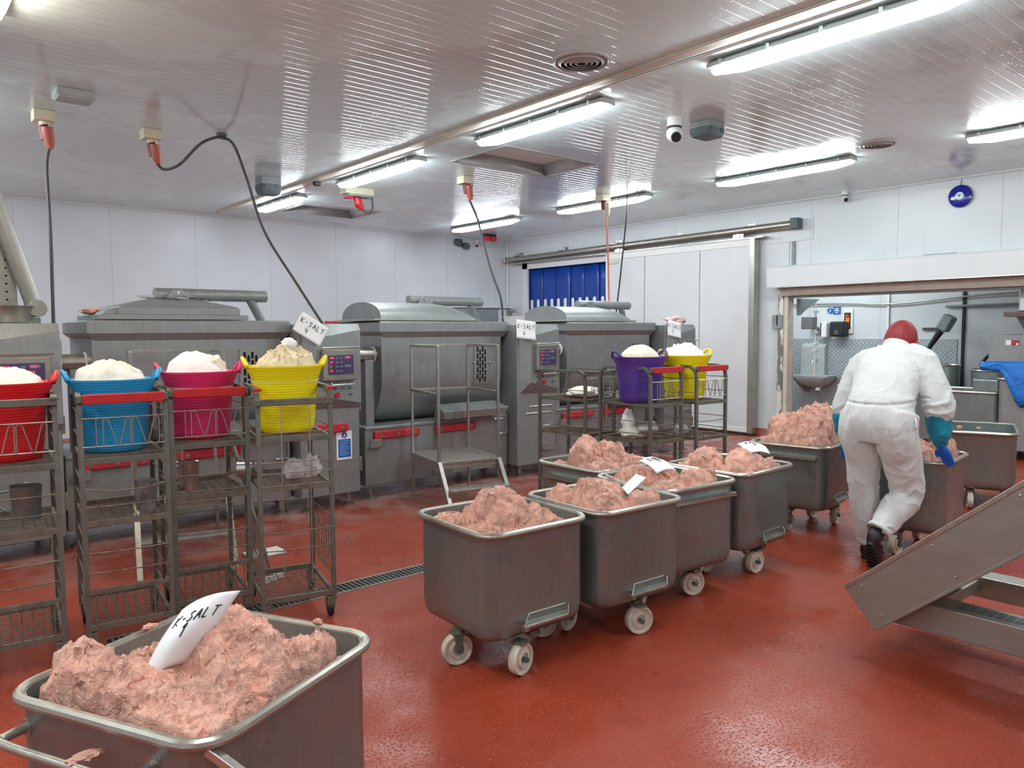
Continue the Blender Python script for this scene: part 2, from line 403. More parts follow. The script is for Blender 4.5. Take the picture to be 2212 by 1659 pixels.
def write(mb, text, x, y, h, w=0.0045, z=0.0015, T=None, surf=None):
    for ch in text:
        for st in GL.get(ch, []):
            for (a, b) in zip(st[:-1], st[1:]):
                p = Vector((x + a[0] * h * .7, y + a[1] * h)); q = Vector((x + b[0] * h * .7, y + b[1] * h))
                d = (q - p).normalized(); nn = Vector((-d.y, d.x)) * w / 2
                seg = 4; L = []; R = []
                for i in range(seg + 1):
                    m = p.lerp(q, i / seg)
                    for lst, k in ((L, m + nn), (R, m - nn)):
                        zz = z if surf is None else surf(k.x, k.y) + z
                        lst.append((k.x, k.y, zz))
                mb.grid([L, R], T)
        x += h * .85
    return mb

# ================================================================== the room
ZC = 3.44; XR = 10.3; YB = 12.33; X0, Y0 = -3.6, -4.5
struct(MB().box(X0 - .2, 12.7, Y0 - .2, YB + .2, -0.1, 0).build('floor', 'floor', smooth=0))
struct(MB().box(X0 - .2, XR + .2, YB, YB + .2, 0, ZC + .2).build('wall_back', 'wall', smooth=0))
struct(MB().box(X0 - .2, X0, Y0, YB, 0, ZC + .2).build('wall_left', 'wall', smooth=0))
struct(MB().box(X0 - .2, XR + .2, Y0 - .2, Y0, 0, ZC + .2).build('wall_front', 'wall', smooth=0))
w = MB(); XW = XR + .18
w.box(XR, XW, 11.74, YB, 0, ZC + .2); w.box(XR, XW, 9.0, 11.74, 2.87, ZC + .2); w.box(XR, XW, 6.04, 9.0, 0, ZC + .2)
w.box(XR, XW, 1.8, 6.04, 2.12, ZC + .2); w.box(XR, XW, Y0, 1.8, 0, ZC + .2)
struct(w.build('wall_right', 'wall', smooth=0))
# ceiling with two recessed hatches
H = [(5.0, 6.32, 6.0, 6.86), (4.97, 6.18, 10.52, 11.33)]
c = MB()
def slab(x0, x1, y0, y1): c.box(x0, x1, y0, y1, ZC, ZC + .15)
ys = [Y0, H[0][2], H[0][3], H[1][2], H[1][3], YB]
for i in range(5):
    h = {1: H[0], 3: H[1]}.get(i)
    if h: slab(X0, h[0], ys[i], ys[i + 1]); slab(h[1], XR, ys[i], ys[i + 1])
    else: slab(X0, XR, ys[i], ys[i + 1])
struct(c.build('ceiling', 'ceiling', smooth=0))
for i, (hx0, hx1, hy0, hy1) in enumerate(H):
    t = thing('ceiling_hatch', ['square ceiling hatch sunk into the slatted ceiling in front of the row of tubes', 'square ceiling hatch sunk into the ceiling close to the far white wall'][i], 'hatch', ((hx0 + hx1) / 2, (hy0 + hy1) / 2, ZC), 0, 'ceiling hatches')
    a, b = (hx1 - hx0) / 2, (hy1 - hy0) / 2
    fr = MB()
    for (x0, x1, y0, y1) in ((-a - .04, a + .04, -b - .04, -b), (-a - .04, a + .04, b, b + .04), (-a - .04, -a, -b, b), (a, a + .04, -b, b)): fr.box(x0, x1, y0, y1, -.012, .0)
    fr.build('hatch_frame', 'pale_metal', t, bevel=.004)
    rv = MB()
    for (p, q) in (((-a, -b), (a, -b)), ((a, -b), (a, b)), ((a, b), (-a, b)), ((-a, b), (-a, -b))):
        k = .84
        rv.add([(p[0], p[1], 0), (q[0], q[1], 0), (q[0] * k, q[1] * k, .11), (p[0] * k, p[1] * k, .11)], [(0, 1, 2, 3)])
    rv.build('hatch_reveal', 'pale_metal', t, solid=.004)
    MB().box(-a * .84, a * .84, -b * .84, b * .84, .11, .125).build('hatch_panel', 'white_plastic', t, bevel=.01)
    if i == 0: MB().box(-.28, .05, -.72 * b, -.45 * b, .085, .11).build('hatch_catch', 'grey_box', t, bevel=.01)
# joint cover strip and conduit along the ceiling
struct(MB().box(4.22, 4.32, Y0, 12.0, ZC - .02, ZC).build('trim_1', 'trim_beige', bevel=.008))
tag(MB().tube([(4.36, Y0, ZC - .018), (4.36, 9.9, ZC - .018)], .012, 8).build('conduit_pipe', 'white_plastic'), 'thin white conduit running along the beige ceiling joint strip', 'pipe')
struct(MB().tube([(X0, YB - .012, ZC - .012), (XR, YB - .012, ZC - .012)], .02, 8).build('trim_2', 'door_white'))
struct(MB().tube([(XR - .012, Y0, ZC - .012), (XR - .012, YB, ZC - .012)], .02, 8).build('trim_3', 'door_white'))
struct(MB().box(XR - .05, XR, YB - .05, YB, 0, ZC).build('trim_4', 'door_white', bevel=.02))
struct(MB().box(X0, XR, YB - .05, YB, 0, .12).build('baseboard_back', 'floor', bevel=.01))
for i, (y0, y1) in enumerate(((6.2, 6.5), (11.76, YB), (Y0, 1.8))):
    struct(MB().box(XR - .04, XR, y0, y1, 0, .12).build('baseboard_right', 'floor', bevel=.01))

# ---- sliding door, track, blue strip curtain
d = thing('door_1', None, None, (XR, 0, 0)); d['kind'] = 'structure'
MB().box(-.16, -.06, 6.50, 9.42, .05, 2.93).build('door_leaf', 'door_white', d, bevel=.008)
g = MB()
for y in (7.42, 8.54): g.box(-.1625, -.159, y - .004, y + .004, .1, 2.84)
g.build('panel_seam', 'cable_grey', d)
f = MB(); f.box(-.18, -.05, 6.44, 6.53, .04, 2.97); f.build('door_edge', 'steel_rim', d, bevel=.01)
f = MB(); f.box(-.172, -.158, 6.53, 9.42, 2.84, 2.94); f.box(-.172, -.158, 6.53, 9.42, .05, .12); f.box(-.172, -.158, 9.36, 9.42, .12, 2.84)
f.build('edge_trim', 'white_plastic', d, bevel=.004)
MB().box(-.175, -.16, 9.12, 9.34, 2.76, 2.81).build('maker_plate', 'trim_beige', d, bevel=.003)
t = thing('door_track', 'long steel sliding door track with brackets high on the wall', 'rail', (XR, 0, 3.06))
MB().tube([(-.12, 5.86, .03), (-.12, 12.26, -.02)], .055, 14).build('rail', 'steel_rim', t)
MB().box(-.19, -.05, 5.76, 5.88, -.04, .11).build('end_stop', 'dark_box', t, bevel=.01)
MB().box(-.185, -.055, 12.22, 12.28, -.08, .05).build('end_stop', 'steel_rim', t, bevel=.02)
for y in (6.6, 7.9, 9.25, 10.6, 11.9):
    b = MB(); b.box(-.15, .0, y - .07, y + .07, .045, .06); b.box(-.012, 0, y - .07, y + .07, .0, .12); b.cyl((-.08, y - .04, .06), (-.08, y - .04, .09), .018, 8); b.cyl((-.08, y + .04, .06), (-.08, y + .04, .09), .018, 8)
    b.build('bracket', 'steel_rim', t)
for y in (6.75, 9.15):
    b = MB(); b.box(-.135, -.10, y - .09, y + .09, -.13, -.03); b.cyl((-.15, y, -.06), (-.09, y, -.06), .035, 14); b.build('roller', 'steel_bright', t)
MB().box(-.175, -.03, 6.3, 12.1, -.115, -.095).build('lower_rail', 'steel_rim', t)
struct(MB().box(XR - .05, XR, 11.66, 11.82, 0, 2.95).box(XR - .05, XR, 9.0, 11.82, 2.83, 2.97).build('trim_5', 'door_white', bevel=.006))
struct(MB().box(XR + .30, XR + .36, 8.6, 12.3, 0, 3.2).build('wall_gap_blocker', 'wall', smooth=0))  # added panel behind the curtain, keeps world light from showing at its gaps
cu = thing('strip_curtain', 'blue plastic strip curtain with pale slots hanging in the doorway', 'curtain', (XR + .06, 0, 0))
for i in range(6):
    y = 11.53 - i * .385; x = .012 * (i % 2)
    s = MB(); rows = []
    for k in range(9):
        z = 2.88 - k * .35; rows.append([(x + .012 * math.sin(5 * u + i + k * .25), y - .205 + .41 * u, max(z, .04)) for u in [j / 6 for j in range(7)]])
    s.grid(rows); st = s.build('curtain_strip', 'blue_strip', cu, solid=.004, smooth=180)
    for k, yo in enumerate((-.095, .095)):
        rr = [(x + .0 - .020, y + yo + p[0], 1.30 + p[1]) for p in [(q[0], q[1]) for q in rrect(.075, 1.85, .035, 0)]]
        MB().loft([rr, [(p[0] + .006, p[1], p[2]) for p in rr]]).build('pale_slot', 'white_plastic', st)
# cover plate on the wall around the track end, bolt heads, cracks
struct(MB().box(XR - .012, XR, 5.62, 6.5, 2.86, 3.22).box(XR - .012, XR, 5.98, 6.44, 0, 2.86).build('trim_6', 'wall', bevel=.003))
struct(MB().box(XR - .03, XR, 5.885, 5.93, 2.43, 2.86).build('trim_7', 'grey_box', bevel=.004))
# ---- roller shutter over the wide opening
rs = thing('roller_shutter', 'white boxed roller shutter housing over the wide opening to the back room', 'shutter', (XR, 0, 0))
MB().prism([(-.30, 2.205), (0.0, 2.205), (0.0, 2.50), (-.26, 2.50), (-.30, 2.47)], 'y', 1.7, 6.16).build('shutter_box', 'door_white', rs, bevel=.006)
MB().box(-.30, -.0, 1.7, 6.16, 2.194, 2.207).build('box_lip', 'steel_bright', rs)
MB().box(-.10, .10, 1.8, 6.06, 2.08, 2.195).build('bottom_rail', 'trim_beige', rs, bevel=.008)
MB().box(-.04, .06, 1.8, 6.06, 2.05, 2.082).build('rubber_seal', 'grey_box', rs)
sl = MB(); sl.box(-.004, 0, 3.75, 4.14, 2.515, 2.53); sl.build('slot_mark', 'green', rs)
MB().prism([(-.08, 0.0), (.02, 0.0), (.02, 2.15), (-.08, 2.15)], 'y', 6.02, 6.10).build('guide_rail', 'peeling', rs, bevel=.004)
MB().box(-.06, .1, 5.955, 6.02, 0, 2.12).build('guide_channel', 'trim_beige', rs, bevel=.004)
ca = thing('door_latch', 'grey split metal keep on the jamb beside the shutter opening', 'latch', (XR - .07, 6.13, 1.72))
MB().box(-.03, 0, -.11, .05, -.11, .09).build('keep_plate', 'grey_box', ca, bevel=.006)
MB().box(-.034, -.028, -.038, -.022, -.06, .09).build('keep_slot', 'dark_slot', ca)
# ---- the back room
struct(MB().box(12.5, 12.7, -.5, 7.6, 0, 3.1).build('wall_inner_back', 'wall', smooth=0))
struct(MB().box(XW, 12.7, 7.6, 7.8, 0, 3.1).build('wall_inner_left', 'wall', smooth=0))
struct(MB().box(XW, 12.7, -.7, -.5, 0, 3.1).build('wall_inner_right', 'wall', smooth=0))
struct(MB().box(XW, 12.7, -.7, 7.8, 3.0, 3.1).build('ceiling_inner', 'ceiling', smooth=0))
struct(MB().box(12.485, 12.5, 4.5, 7.6, 0, 1.44).box(XW, 12.5, 7.585, 7.6, 0, 1.44).build('trim_8', 'alu_checker', smooth=0))
struct(MB().box(12.47, 12.5, 4.40, 4.44, 0, 3.0).build('trim_9', 'black', bevel=.004))
struct(MB().box(12.46, 12.5, 5.50, 5.53, 1.44, 3.0).build('trim_10', 'white_plastic', bevel=.004))
p = MB(); p.tube(smooth_path([(12.44, 7.5, 2.02), (12.44, 6.2, 2.02), (12.44, 5.4, 1.99), (12.44, 4.2, 2.08), (12.44, 2.8, 2.12)], 5), .014, 8)
tag(p.build('conduit_pipe', 'steel_rim'), 'thin grey pipe running along the back room wall under the shutter', 'pipe')
tag(MB().tube([(12.45, 4.66, 1.93), (12.45, 3.0, 1.95)], .018, 8).build('conduit_pipe', 'grey_box'), 'short grey rail on the dark wall right of the black seam', 'pipe')
def machine_box(o): pass
# hand wash basin
b = thing('hand_basin', 'stainless knee-operated hand basin on the checker plate wall', 'basin', (12.48, 6.74, 0))
MB().prism([(-.10, .82), (0, .82), (0, 1.33), (-.02, 1.36), (-.10, 1.30)], 'y', -.23, .2).build('splashback', 'pale_metal', b, bevel=.004)
MB().loft([rrect(.40, .62, .06, .83, cx=-.21, cy=-.12), rrect(.40, .62, .06, .80, cx=-.21, cy=-.12), rrect(.34, .5, .12, .70, cx=-.2, cy=-.12), rrect(.2, .26, .09, .63, cx=-.16, cy=-.1)]).build('bowl', 'pale_metal', b, bevel=.004)
MB().prism([(-.30, .72), (0, .52), (0, .80), (-.36, .80)], 'y', .10, .19).build('side_bracket', 'grey_box', b, bevel=.004)
MB().tube(smooth_path([(-.02, -.1, .98), (-.1, -.1, 1.08), (-.22, -.1, 1.09), (-.27, -.1, 1.02)], 5), .012, 8).build('spout', 'steel_bright', b)
MB().tube([(-.14, -.12, .64), (-.14, -.12, .58), (0, -.12, .56)], .02, 10).build('drain_pipe', 'white_plastic', b)
MB().prism([(-.32, .58), (-.26, .58), (-.20, .70), (-.25, .72)], 'y', -.26, -.19).build('knee_lever', 'steel_bright', b, bevel=.004)
def wallbox(name, label, cat, y, z, w_, h_, dpt, mat, bev=.015, kidsf=None):
    t = thing(name, label, cat, (12.485, y, z)); MB().box(-dpt, 0, -w_ / 2, w_ / 2, -h_ / 2, h_ / 2).build('casing', mat, t, bevel=bev)
    if kidsf: kidsf(t)
    return t
wallbox('paper_towel_dispenser', 'black rounded towel dispenser above the checker plate', 'dispenser', 6.27, 1.60, .25, .25, .2, 'black', .03, lambda t: MB().box(-.203, -.198, -.03, .03, -.08, -.02).build('viewing_slot', 'dark_box', t))
wallbox('soap_dispenser', 'narrow white and black soap dispenser beside the black towel dispenser', 'dispenser', 6.51, 1.59, .10, .26, .16, 'white_plastic', .02, lambda t: MB().box(-.12, -.01, .05, .085, -.12, .12).build('side_panel', 'black', t, bevel=.01))
wallbox('socket_box', 'small grey box with a dangling cord above the basin', 'box', 6.72, 1.58, .11, .12, .09, 'grey_box', .01)
tag(MB().tube(smooth_path([(12.40, 6.97, 1.95), (12.38, 6.9, 1.9), (12.37, 6.84, 1.7), (12.37, 6.78, 1.54)], 5), .006, 6).build('hanging_cord', 'white_plastic'), 'thin white cord hanging above the hand basin', 'cord')
sg = thing('hygiene_sign', 'small blue sign with a white round pictogram high on the back room wall', 'sign', (12.49, 6.40, 1.91))
MB().box(-.006, 0, -.095, .035, -.06, .06).build('sign_plate', 'blue_sign', sg)
MB().cyl((-.008, .085, 0), (0, .085, 0), .05, 24).build('pictogram_disc', 'blue_sign', sg)
MB().tube([(-.011, .10, -.03), (-.011, .07, .0), (-.011, .085, .03)], .008, 6).build('pictogram', 'paper', sg)
q = MB()
for k, (yy, hw) in enumerate(((.028, .03), (0.0, .045), (-.03, .02))): q.box(-.0085, -.006, -.03 - hw, -.03 + hw, yy - .007, yy + .007)
q.build('sign_lettering', 'paper', sg)
pn = thing('illuminated_panel', 'white wall panel with a glowing amber and black picture', 'panel', (12.49, 6.17, 1.76))
MB().box(-.02, 0, -.085, .085, -.24, .17).build('backing', 'white_plastic', pn, bevel=.01)
MB().box(-.024, -.02, -.05, .06, -.16, .11).build('dark_border', 'black', pn)
MB().box(-.028, -.024, -.03, .04, -.13, .08).build('picture', 'amber', pn)
tag(MB().box(12.46, 12.485, 4.66, 4.99, 1.575, 1.615).build('wall_bracket', 'cable_grey', bevel=.004), 'dark flat bar fixed to the back room wall right of the hair net', 'bracket')
# shutter gear box and post inside the opening, top left
gb = thing('shutter_gear', 'grey gear box with chain rod just inside the shutter opening', 'mechanism', (10.62, 5.98, 0))
MB().prism([(-.1, 2.05), (.45, 2.05), (.05, 1.88), (-.1, 1.80)], 'y', -.06, .0).build('gusset_plate', 'grey_box', gb)
MB().box(-.02, .14, -.2, -.03, 1.60, 1.78).build('gear_box', 'steel_mixer', gb, bevel=.01)
MB().tube([(.16, -.16, 2.0), (.16, -.16, .9)], .014, 8).build('chain_rod', 'white_plastic', gb)
for z in (1.86, 1.55, 1.38, 1.28): MB().box(.12, .2, -.19, -.13, z - .02, z + .02).build('rod_clip', 'white_plastic', gb, bevel=.006)
# machinery seen through the opening
mg = thing('filling_machine', 'grey steel filling machine with a tray hopper in the back room', 'machine', (11.3, 3.3, 0))
MB().box(-.4, .5, -1.0, .26, 1.17, 1.52).build('housing', 'steel_mixer', mg, bevel=.012)
MB().box(-.1, .45, -.95, -.1, 0, 1.17).build('pedestal', 'steel_mixer', mg, bevel=.012)
MB().loft([rrect(.3, .3, .04, 1.52, cx=0, cy=-.22), rrect(.5, .5, .05, 1.75, cx=0, cy=-.22)]).build('hopper_neck', 'steel_bin', mg)
MB().loft([rrect(.9, 1.1, .05, 1.74, cx=0, cy=-.45), rrect(.92, 1.12, .05, 1.80, cx=0, cy=-.45)]).build('hopper_tray', 'steel_rim', mg, bevel=.01)
MB().box(-.3, .4, -1.2, -.02, 1.80, 2.32).build('hopper_cover', 'steel_bright', mg, bevel=.02)
sk = MB().box(-.405, -.4, .01, .07, 1.39, 1.45).build('label_picture', 'paper', mg); MB().box(-.405, -.4, -.08, .01, 1.385, 1.45).build('label_red', 'red_plastic', mg)
MB().box(-.407, -.4, -.07, -.045, 1.39, 1.415).build('label_mark', 'paper', mg)
bb = MB(); rows = []; BX = 10.49
for i in range(15):
    u = i / 14; row = []
    for j in range(13):
        v = j / 12
        row.append((BX - .05 * math.sin(v * PI) + .03 * noise.noise((u * 4, v * 3, 1)), 3.50 - .75 * u, 1.20 - v * (.12 + .42 * min(1, max(0, (u - .30) * 4))) + .02 * noise.noise((u * 5, v * 4, 7))))
    rows.append(row)
bb.grid(rows)
tag(bb.build('blue_bag', 'bluebag', smooth=180, solid=.004), 'crumpled blue plastic bag hanging under the filling machine', 'bag')
v = thing('steel_vat', 'large steel vat with a lid board, second room, directly behind the person', 'vat', (10.95, 3.85, 0))
MB().loft([rrect(.7, 1.0, .06, .15), rrect(.7, 1.0, .06, .80)]).build('tank', 'steel_bin', v, bevel=.01)
MB().tube(rrect(.72, 1.02, .07, .80), .018, 8, closed=True).build('rim', 'steel_rim', v)
MB().box(-.36, .1, -.52, -.22, .80, .98).build('lid_board', 'steel_bin', v, bevel=.03)
for (x, y) in ((-.3, -.4), (.3, -.4), (-.3, .4), (.3, .4)): MB().cyl((x, y, 0), (x, y, .16), .03, 10).build('leg', 'steel_rim', v)
v = thing('steel_vat', 'tall grey steel vat right of the one with a lid board', 'vat', (10.86, 3.02, 0))
MB().loft([rrect(.62, .62, .06, .12), rrect(.62, .62, .06, .98)]).build('tank', 'steel_mixer', v, bevel=.01)
MB().tube(rrect(.64, .64, .07, .985), .016, 8, closed=True).build('rim', 'steel_rim', v)
for (x, y) in ((-.25, -.25), (.25, -.25), (-.25, .25), (.25, .25)): MB().cyl((x, y, 0), (x, y, .13), .03, 10).build('leg', 'steel_rim', v)
for i, (y, x, r, h, l) in enumerate(((4.83, 11.75, .28, 1.13, 'round steel drum nearest the hair net in the back room'), (4.36, 11.75, .17, 1.08, 'narrow steel drum between two wider drums in the back room'), (3.72, 11.8, .33, 1.03, 'wide steel drum with a bright rim under the black hose'))):
    v = thing('steel_drum', l, 'drum', (x, y, 0), 0, 'drums in the back room')
    MB().lathe([(r * .8, 0), (r * .95, .02), (r, h), (r * .97, h), (r * .9, .05)], n=28).build('drum_body', 'steel_bin', v)
    MB().tube([(r * math.cos(a), r * math.sin(a), h) for a in [2 * PI * k / 28 for k in range(28)]], .012, 6, closed=True).build('rim', 'steel_bright', v)
tag(MB().tube(smooth_path([(11.95, 4.0, 1.08), (11.95, 3.9, 1.22), (11.9, 3.7, 1.36), (11.7, 3.45, 1.42)], 6), .022, 10).build('black_hose', 'black'), 'curved black hose rising to the filling machine', 'hose')
st = thing('stirring_machine', 'blurred grey stirring machine on a slanted black arm in the back room', 'machine', (12.15, 4.55, 0))
MB().box(-.1, .1, -.08, .08, -.12, .12, Matrix.Translation((0, -.02, 1.68)) @ Euler((.5, 0, 0)).to_matrix().to_4x4()).build('motor', 'grey_box', st, bevel=.03)
MB().tube([(0, .06, 1.56), (0, .22, 1.30), (0, .28, 1.06)], [.05, .03, .025], 10).build('arm', 'black', st)
MB().box(-.1, .1, .24, .32, 0, 1.08).build('stand', 'steel_mixer', st, bevel=.01)

# ---- ceiling lights
def light(label, x, y0, y1, diff='tube', name='ceiling_light'):
    L = (y1 - y0) / 2
    t = thing(name, label, 'light', (x, (y0 + y1) / 2, ZC), 0, 'ceiling tube lights')
    prof = lambda w_, zt, zb: [(-w_, zt), (-w_ * .95, zb), (w_ * .95, zb), (w_, zt)]
    MB().prism([(-.05, 0), (-.085, -.02), (-.09, -.05), (.09, -.05), (.085, -.02), (.05, 0)], 'y', -L, L).build('housing', 'pale_metal', t, bevel=.008)
    rings = []
    for k in range(9):
        s_ = k / 8; y = -L + .01 + (2 * L - .02) * s_
        e = min(1, .55 + 3.2 * min(s_, 1 - s_) * (2 * L) / .8)
        rings.append([(.078 * e * math.cos(a), y, -.05 - .058 * e * abs(math.sin(a)) ** .7) for a in [PI * j / 10 for j in range(11)]][::-1])
    MB().loft(rings).build('diffuser', diff, t, smooth=60)
    n = 5
    for k in range(n):
        y = -L + .12 + (2 * L - .24) * k / (n - 1)
        for sx in (-1,):
            MB().box(sx * .098 - .006, sx * .098 + .006, y - .012, y + .012, -.062, -.02).build('clip', 'steel_bright', t)
    return t
light('nearest and largest tube light, running out of the top edge of the photo', 4.60, 1.60, 3.27)
light('second tube light from the camera along the beige ceiling strip, by the round vent', 4.60, 4.26, 5.90)
light('tube light with visible end clips above the double red socket', 4.58, 6.90, 8.65)
light('furthest tube light of the row beside the beige strip, crossed by a looping cable', 4.56, 9.72, 11.1, 'tube_cool')
light('tube light nearest the corner of the two white walls', 8.15, 9.50, 11.25, 'tube_cool')
light('tube light partly hidden by the socket with the orange cable', 8.15, 6.79, 8.54)
light('tube light above the white roller shutter side, left of the small round vent', 8.15, 4.01, 5.71)
light('tube light cut by the right edge above the blue glass disc', 8.15, 1.30, 2.90)
# warm corner lamp, then unseen lamps added to light the room
light('warm glaring tube light in the upper left corner', .62, 3.72, 5.36, 'tube_warm')
for x, y, dm in ((.3, 6.9, 'tube'), (.35, 9.7, 'tube_cool'), (.4, 1.0, 'tube'), (.4, -1.9, 'tube'), (4.6, -.9, 'tube'), (8.15, -1.4, 'tube'), (4.6, -3.6, 'tube'), (-2.2, 2.5, 'tube'), (-2.2, 6.5, 'tube'), (-2.2, -1.0, 'tube')):
    light('added tube light outside the view on the same ceiling', x, y, y + 1.65, dm)
t = light('tube light on the low ceiling of the back room above the basin', 11.0, 5.2, 7.1); t.location.z = 3.0
# ---- ceiling furniture
def vent(label, x, y, r):
    t = thing('round_vent', label, 'vent', (x, y, ZC), 0, 'round ceiling vents')
    MB().lathe([(r, 0), (r, -.012), (r * .93, -.018), (r * .88, -.008), (r * .88, 0)], n=40).build('flange', 'pale_metal', t)
    for i, k in enumerate((.72, .54, .36, .18)):
        MB().lathe([(r * (k + .10), -.004), (r * (k + .10), -.012), (r * k, -.026), (r * (k - .02), -.024), (r * (k + .06), -.004)], n=32).build('ring', 'pale_metal', t)
    MB().lathe([(r * .88, -.001), (r * .88, -.003), (.001, -.003), (.001, -.001)], n=32).build('throat', 'pale_metal', t)
vent('round ringed ceiling vent beside the second tube light', 3.85, 3.81, .20)
vent('smaller round ceiling vent near the wall with the blue disc', 7.83, 3.61, .17)
def jbox(label, x, y, z, w_, d_, h_, rz=0, lid='dark_box', top='grey_box'):
    t = thing('emergency_light', label, 'emergency light', (x, y, z), rz, 'boxed emergency lights')
    MB().box(-w_ / 2, w_ / 2, -d_ / 2, d_ / 2, -h_ * .45, 0).build('base', top, t, bevel=.006)
    MB().loft([rrect(w_ * 1.05, d_ * 1.05, .02, -h_ * .45), rrect(w_ * 1.05, d_ * 1.05, .02, -h_ * .7), rrect(w_ * .9, d_ * .9, .02, -h_)]).build('cover', lid, t)
    for s_ in (-1, 1): MB().box(s_ * w_ * .3 - .02, s_ * w_ * .3 + .02, -d_ * .56, -d_ * .5, -h_ * .7, -h_ * .45).build('clip', lid, t)
jbox('pale grey ribbed box on the ceiling near the left-hand socket', 1.33, 6.75, ZC, .26, .2, .07, 0, 'pale_metal', 'pale_metal')
jbox('dark green box on the ceiling next to the looping cable', 3.80, 9.0, ZC, .24, .2, .20)
jbox('dark blue-grey box on the ceiling next to the white dome camera', 5.85, 4.22, ZC, .24, .2, .13)
def camera_dome(label, x, y, z, s=1.0, rz=0, up=True):
    t = thing('security_camera', label, 'camera', (x, y, z), rz, 'white security cameras')
    MB().lathe([(.05 * s, 0), (.052 * s, -.06 * s), (.045 * s, -.065 * s)], n=24).build('mount', 'white_plastic', t)
    MB().lathe([(.0505 * s, -.062 * s), (.0505 * s, -.072 * s)], n=24).build('dark_band', 'black', t)
    MB().lathe([(.001, -.16 * s)] + [(.056 * s * math.cos(a), (-.11 + .056 * math.sin(a)) * s) for a in [(-80 + 16 * k) * PI / 180 for k in range(10)]] + [(.03 * s, -.06 * s)], n=24).build('ball', 'white_plastic', t)
    dirv = Vector((.62 if not up else -.45, -.62, -.55)).normalized()
    c0 = Vector((0, 0, -.11 * s))
    MB().cyl(c0 + dirv * .045 * s, c0 + dirv * .066 * s, .034 * s, 20).build('lens', 'black', t)
camera_dome('white dome security camera hanging from the ceiling beside the dark blue-grey box', 5.49, 4.30, ZC, 1.25)
camera_dome('small white security camera at the top of the wall left of the blue disc', 10.18, 5.12, ZC, .8)
camera_dome('tiny white security camera under the pair of red sockets in the far corner', 9.45, YB - .06, 3.40, .75)
t = thing('wall_spotlight', 'twin dark round lamps high on the far wall near the corner', 'lamp', (9.06, YB, 3.31))
MB().box(-.03, .03, -.05, 0, -.05, .05).build('bracket', 'dark_box', t, bevel=.01)
for s_ in (-1, 1): MB().cyl((s_ * .11, -.03, .03 * -s_), (s_ * .07 + .02, -.15, .03 * -s_ - .02), .065, 16).build('lamp_head', 'dark_box', t, bevel=.01)
def plug(parent, T0, c1='orange_red', s=1.0):
    """an industrial plug hanging at local T0"""
    x, y, z = T0
    MB().tube([(x - .02, y, z + .05), (x + .01, y, z - .06)], [.04 * s, .05 * s], 16).build('socket_head', 'dark_red', parent)
    MB().tube([(x + .005, y - .035, z + .03), (x + .02, y - .03, z - .09), (x + .03, y - .03, z - .14)], [.045 * s, .04 * s, .022 * s], 16).build('plug_body', c1, parent)
def socket(label, x, y, c1='orange_red', big=1.0, neck=True):
    t = thing('ceiling_socket', label, 'socket', (x, y, ZC), 0, 'ceiling power sockets')
    MB().box(-.08 * big, .08 * big, -.07 * big, .07 * big, -.09, 0).build('box', 'cream_plastic', t, bevel=.008)
    if neck: MB().cyl((.01, 0, -.09), (.01, 0, -.15), .045, 16).build('neck', 'cream_plastic', t)
    plug(t, (.01, -.02, -.17 if neck else -.14), c1)
    return t
socket('cream socket with a plug whose cable hangs straight down, leftmost on the ceiling', 1.24, 7.48)
socket('cream socket feeding the cable that loops up to a ceiling hook', 2.10, 7.56)
socket('white socket box with a red plug in front of the corner tube light', 5.60, 7.48, neck=False)
socket('white socket box feeding the orange cable', 7.79, 7.30, 'cream_plastic', neck=False)
t = thing('ceiling_socket', 'wide stained socket box with two red sockets under a tube light', 'socket', (4.96, 8.95, ZC), 0, 'ceiling power sockets')
MB().box(-.2, .2, -.09, .09, -.09, 0).build('box', 'cream_plastic', t, bevel=.008)
MB().box(-.17, .17, -.11, .05, -.12, -.09).build('plate', 'grey_box', t, bevel=.006)
MB().box(-.2, -.1, -.1, .0, -.15, -.12).build('spare_socket', 'red_plastic', t, bevel=.01)
MB().tube([(-.02, 0, -.10), (.0, -.02, -.2), (.06, -.03, -.27)], [.05, .06, .025], 16).build('plug_body', 'red_plastic', t)
MB().tube(smooth_path([(.06, -.03, -.26), (.12, -.04, -.31), (.2, -.04, -.24), (.19, -.04, -.1)], 6), .012, 8).build('cable', 'cable_grey', t)
t = thing('double_socket', 'pair of red sockets on a black bar by the far ceiling corner', 'socket', (9.25, 11.6, ZC))
MB().box(-.13, .13, -.04, .04, -.04, 0).build('bar', 'black', t, bevel=.006)
for s_ in (-1, 1): MB().box(s_ * .085 - .05, s_ * .085 + .05, -.05, .05, -.13, -.04).build('socket', 'red_plastic', t, bevel=.012)
def cable(label, pts, mat='cable_grey', r=.013):
    return tag(MB().tube(smooth_path(pts, 7), r, 8).build('power_cable', mat, smooth=180), label, 'cable', 'hanging power cables')
cable('grey cable hanging straight from the leftmost ceiling socket behind the red tub', [(1.27, 7.45, 3.14), (1.235, 7.40, 2.96), (1.19, 7.1, 2.41), (1.16, 6.95, 1.89), (1.14, 6.85, 1.66)])
cable('grey cable looping over a ceiling hook and down to the cabinet behind the yellow tub', [(2.14, 7.53, 3.13), (2.19, 7.5, 3.09), (2.29, 7.4, 3.13), (2.44, 7.3, 3.31), (2.56, 7.29, 3.385), (2.64, 7.28, 3.40), (2.72, 7.2, 3.33), (2.8, 7.1, 3.0), (2.91, 7.0, 2.53), (3.14, 6.85, 2.06), (3.36, 6.75, 1.66)])
cable('grey cable crossing the corner tube light down to the bowl on the cabinet', [(5.63, 7.45, 3.17), (5.71, 7.4, 2.95), (5.71, 7.3, 2.69), (5.68, 7.1, 2.3), (5.70, 6.95, 1.97), (5.73, 6.95, 1.66)])
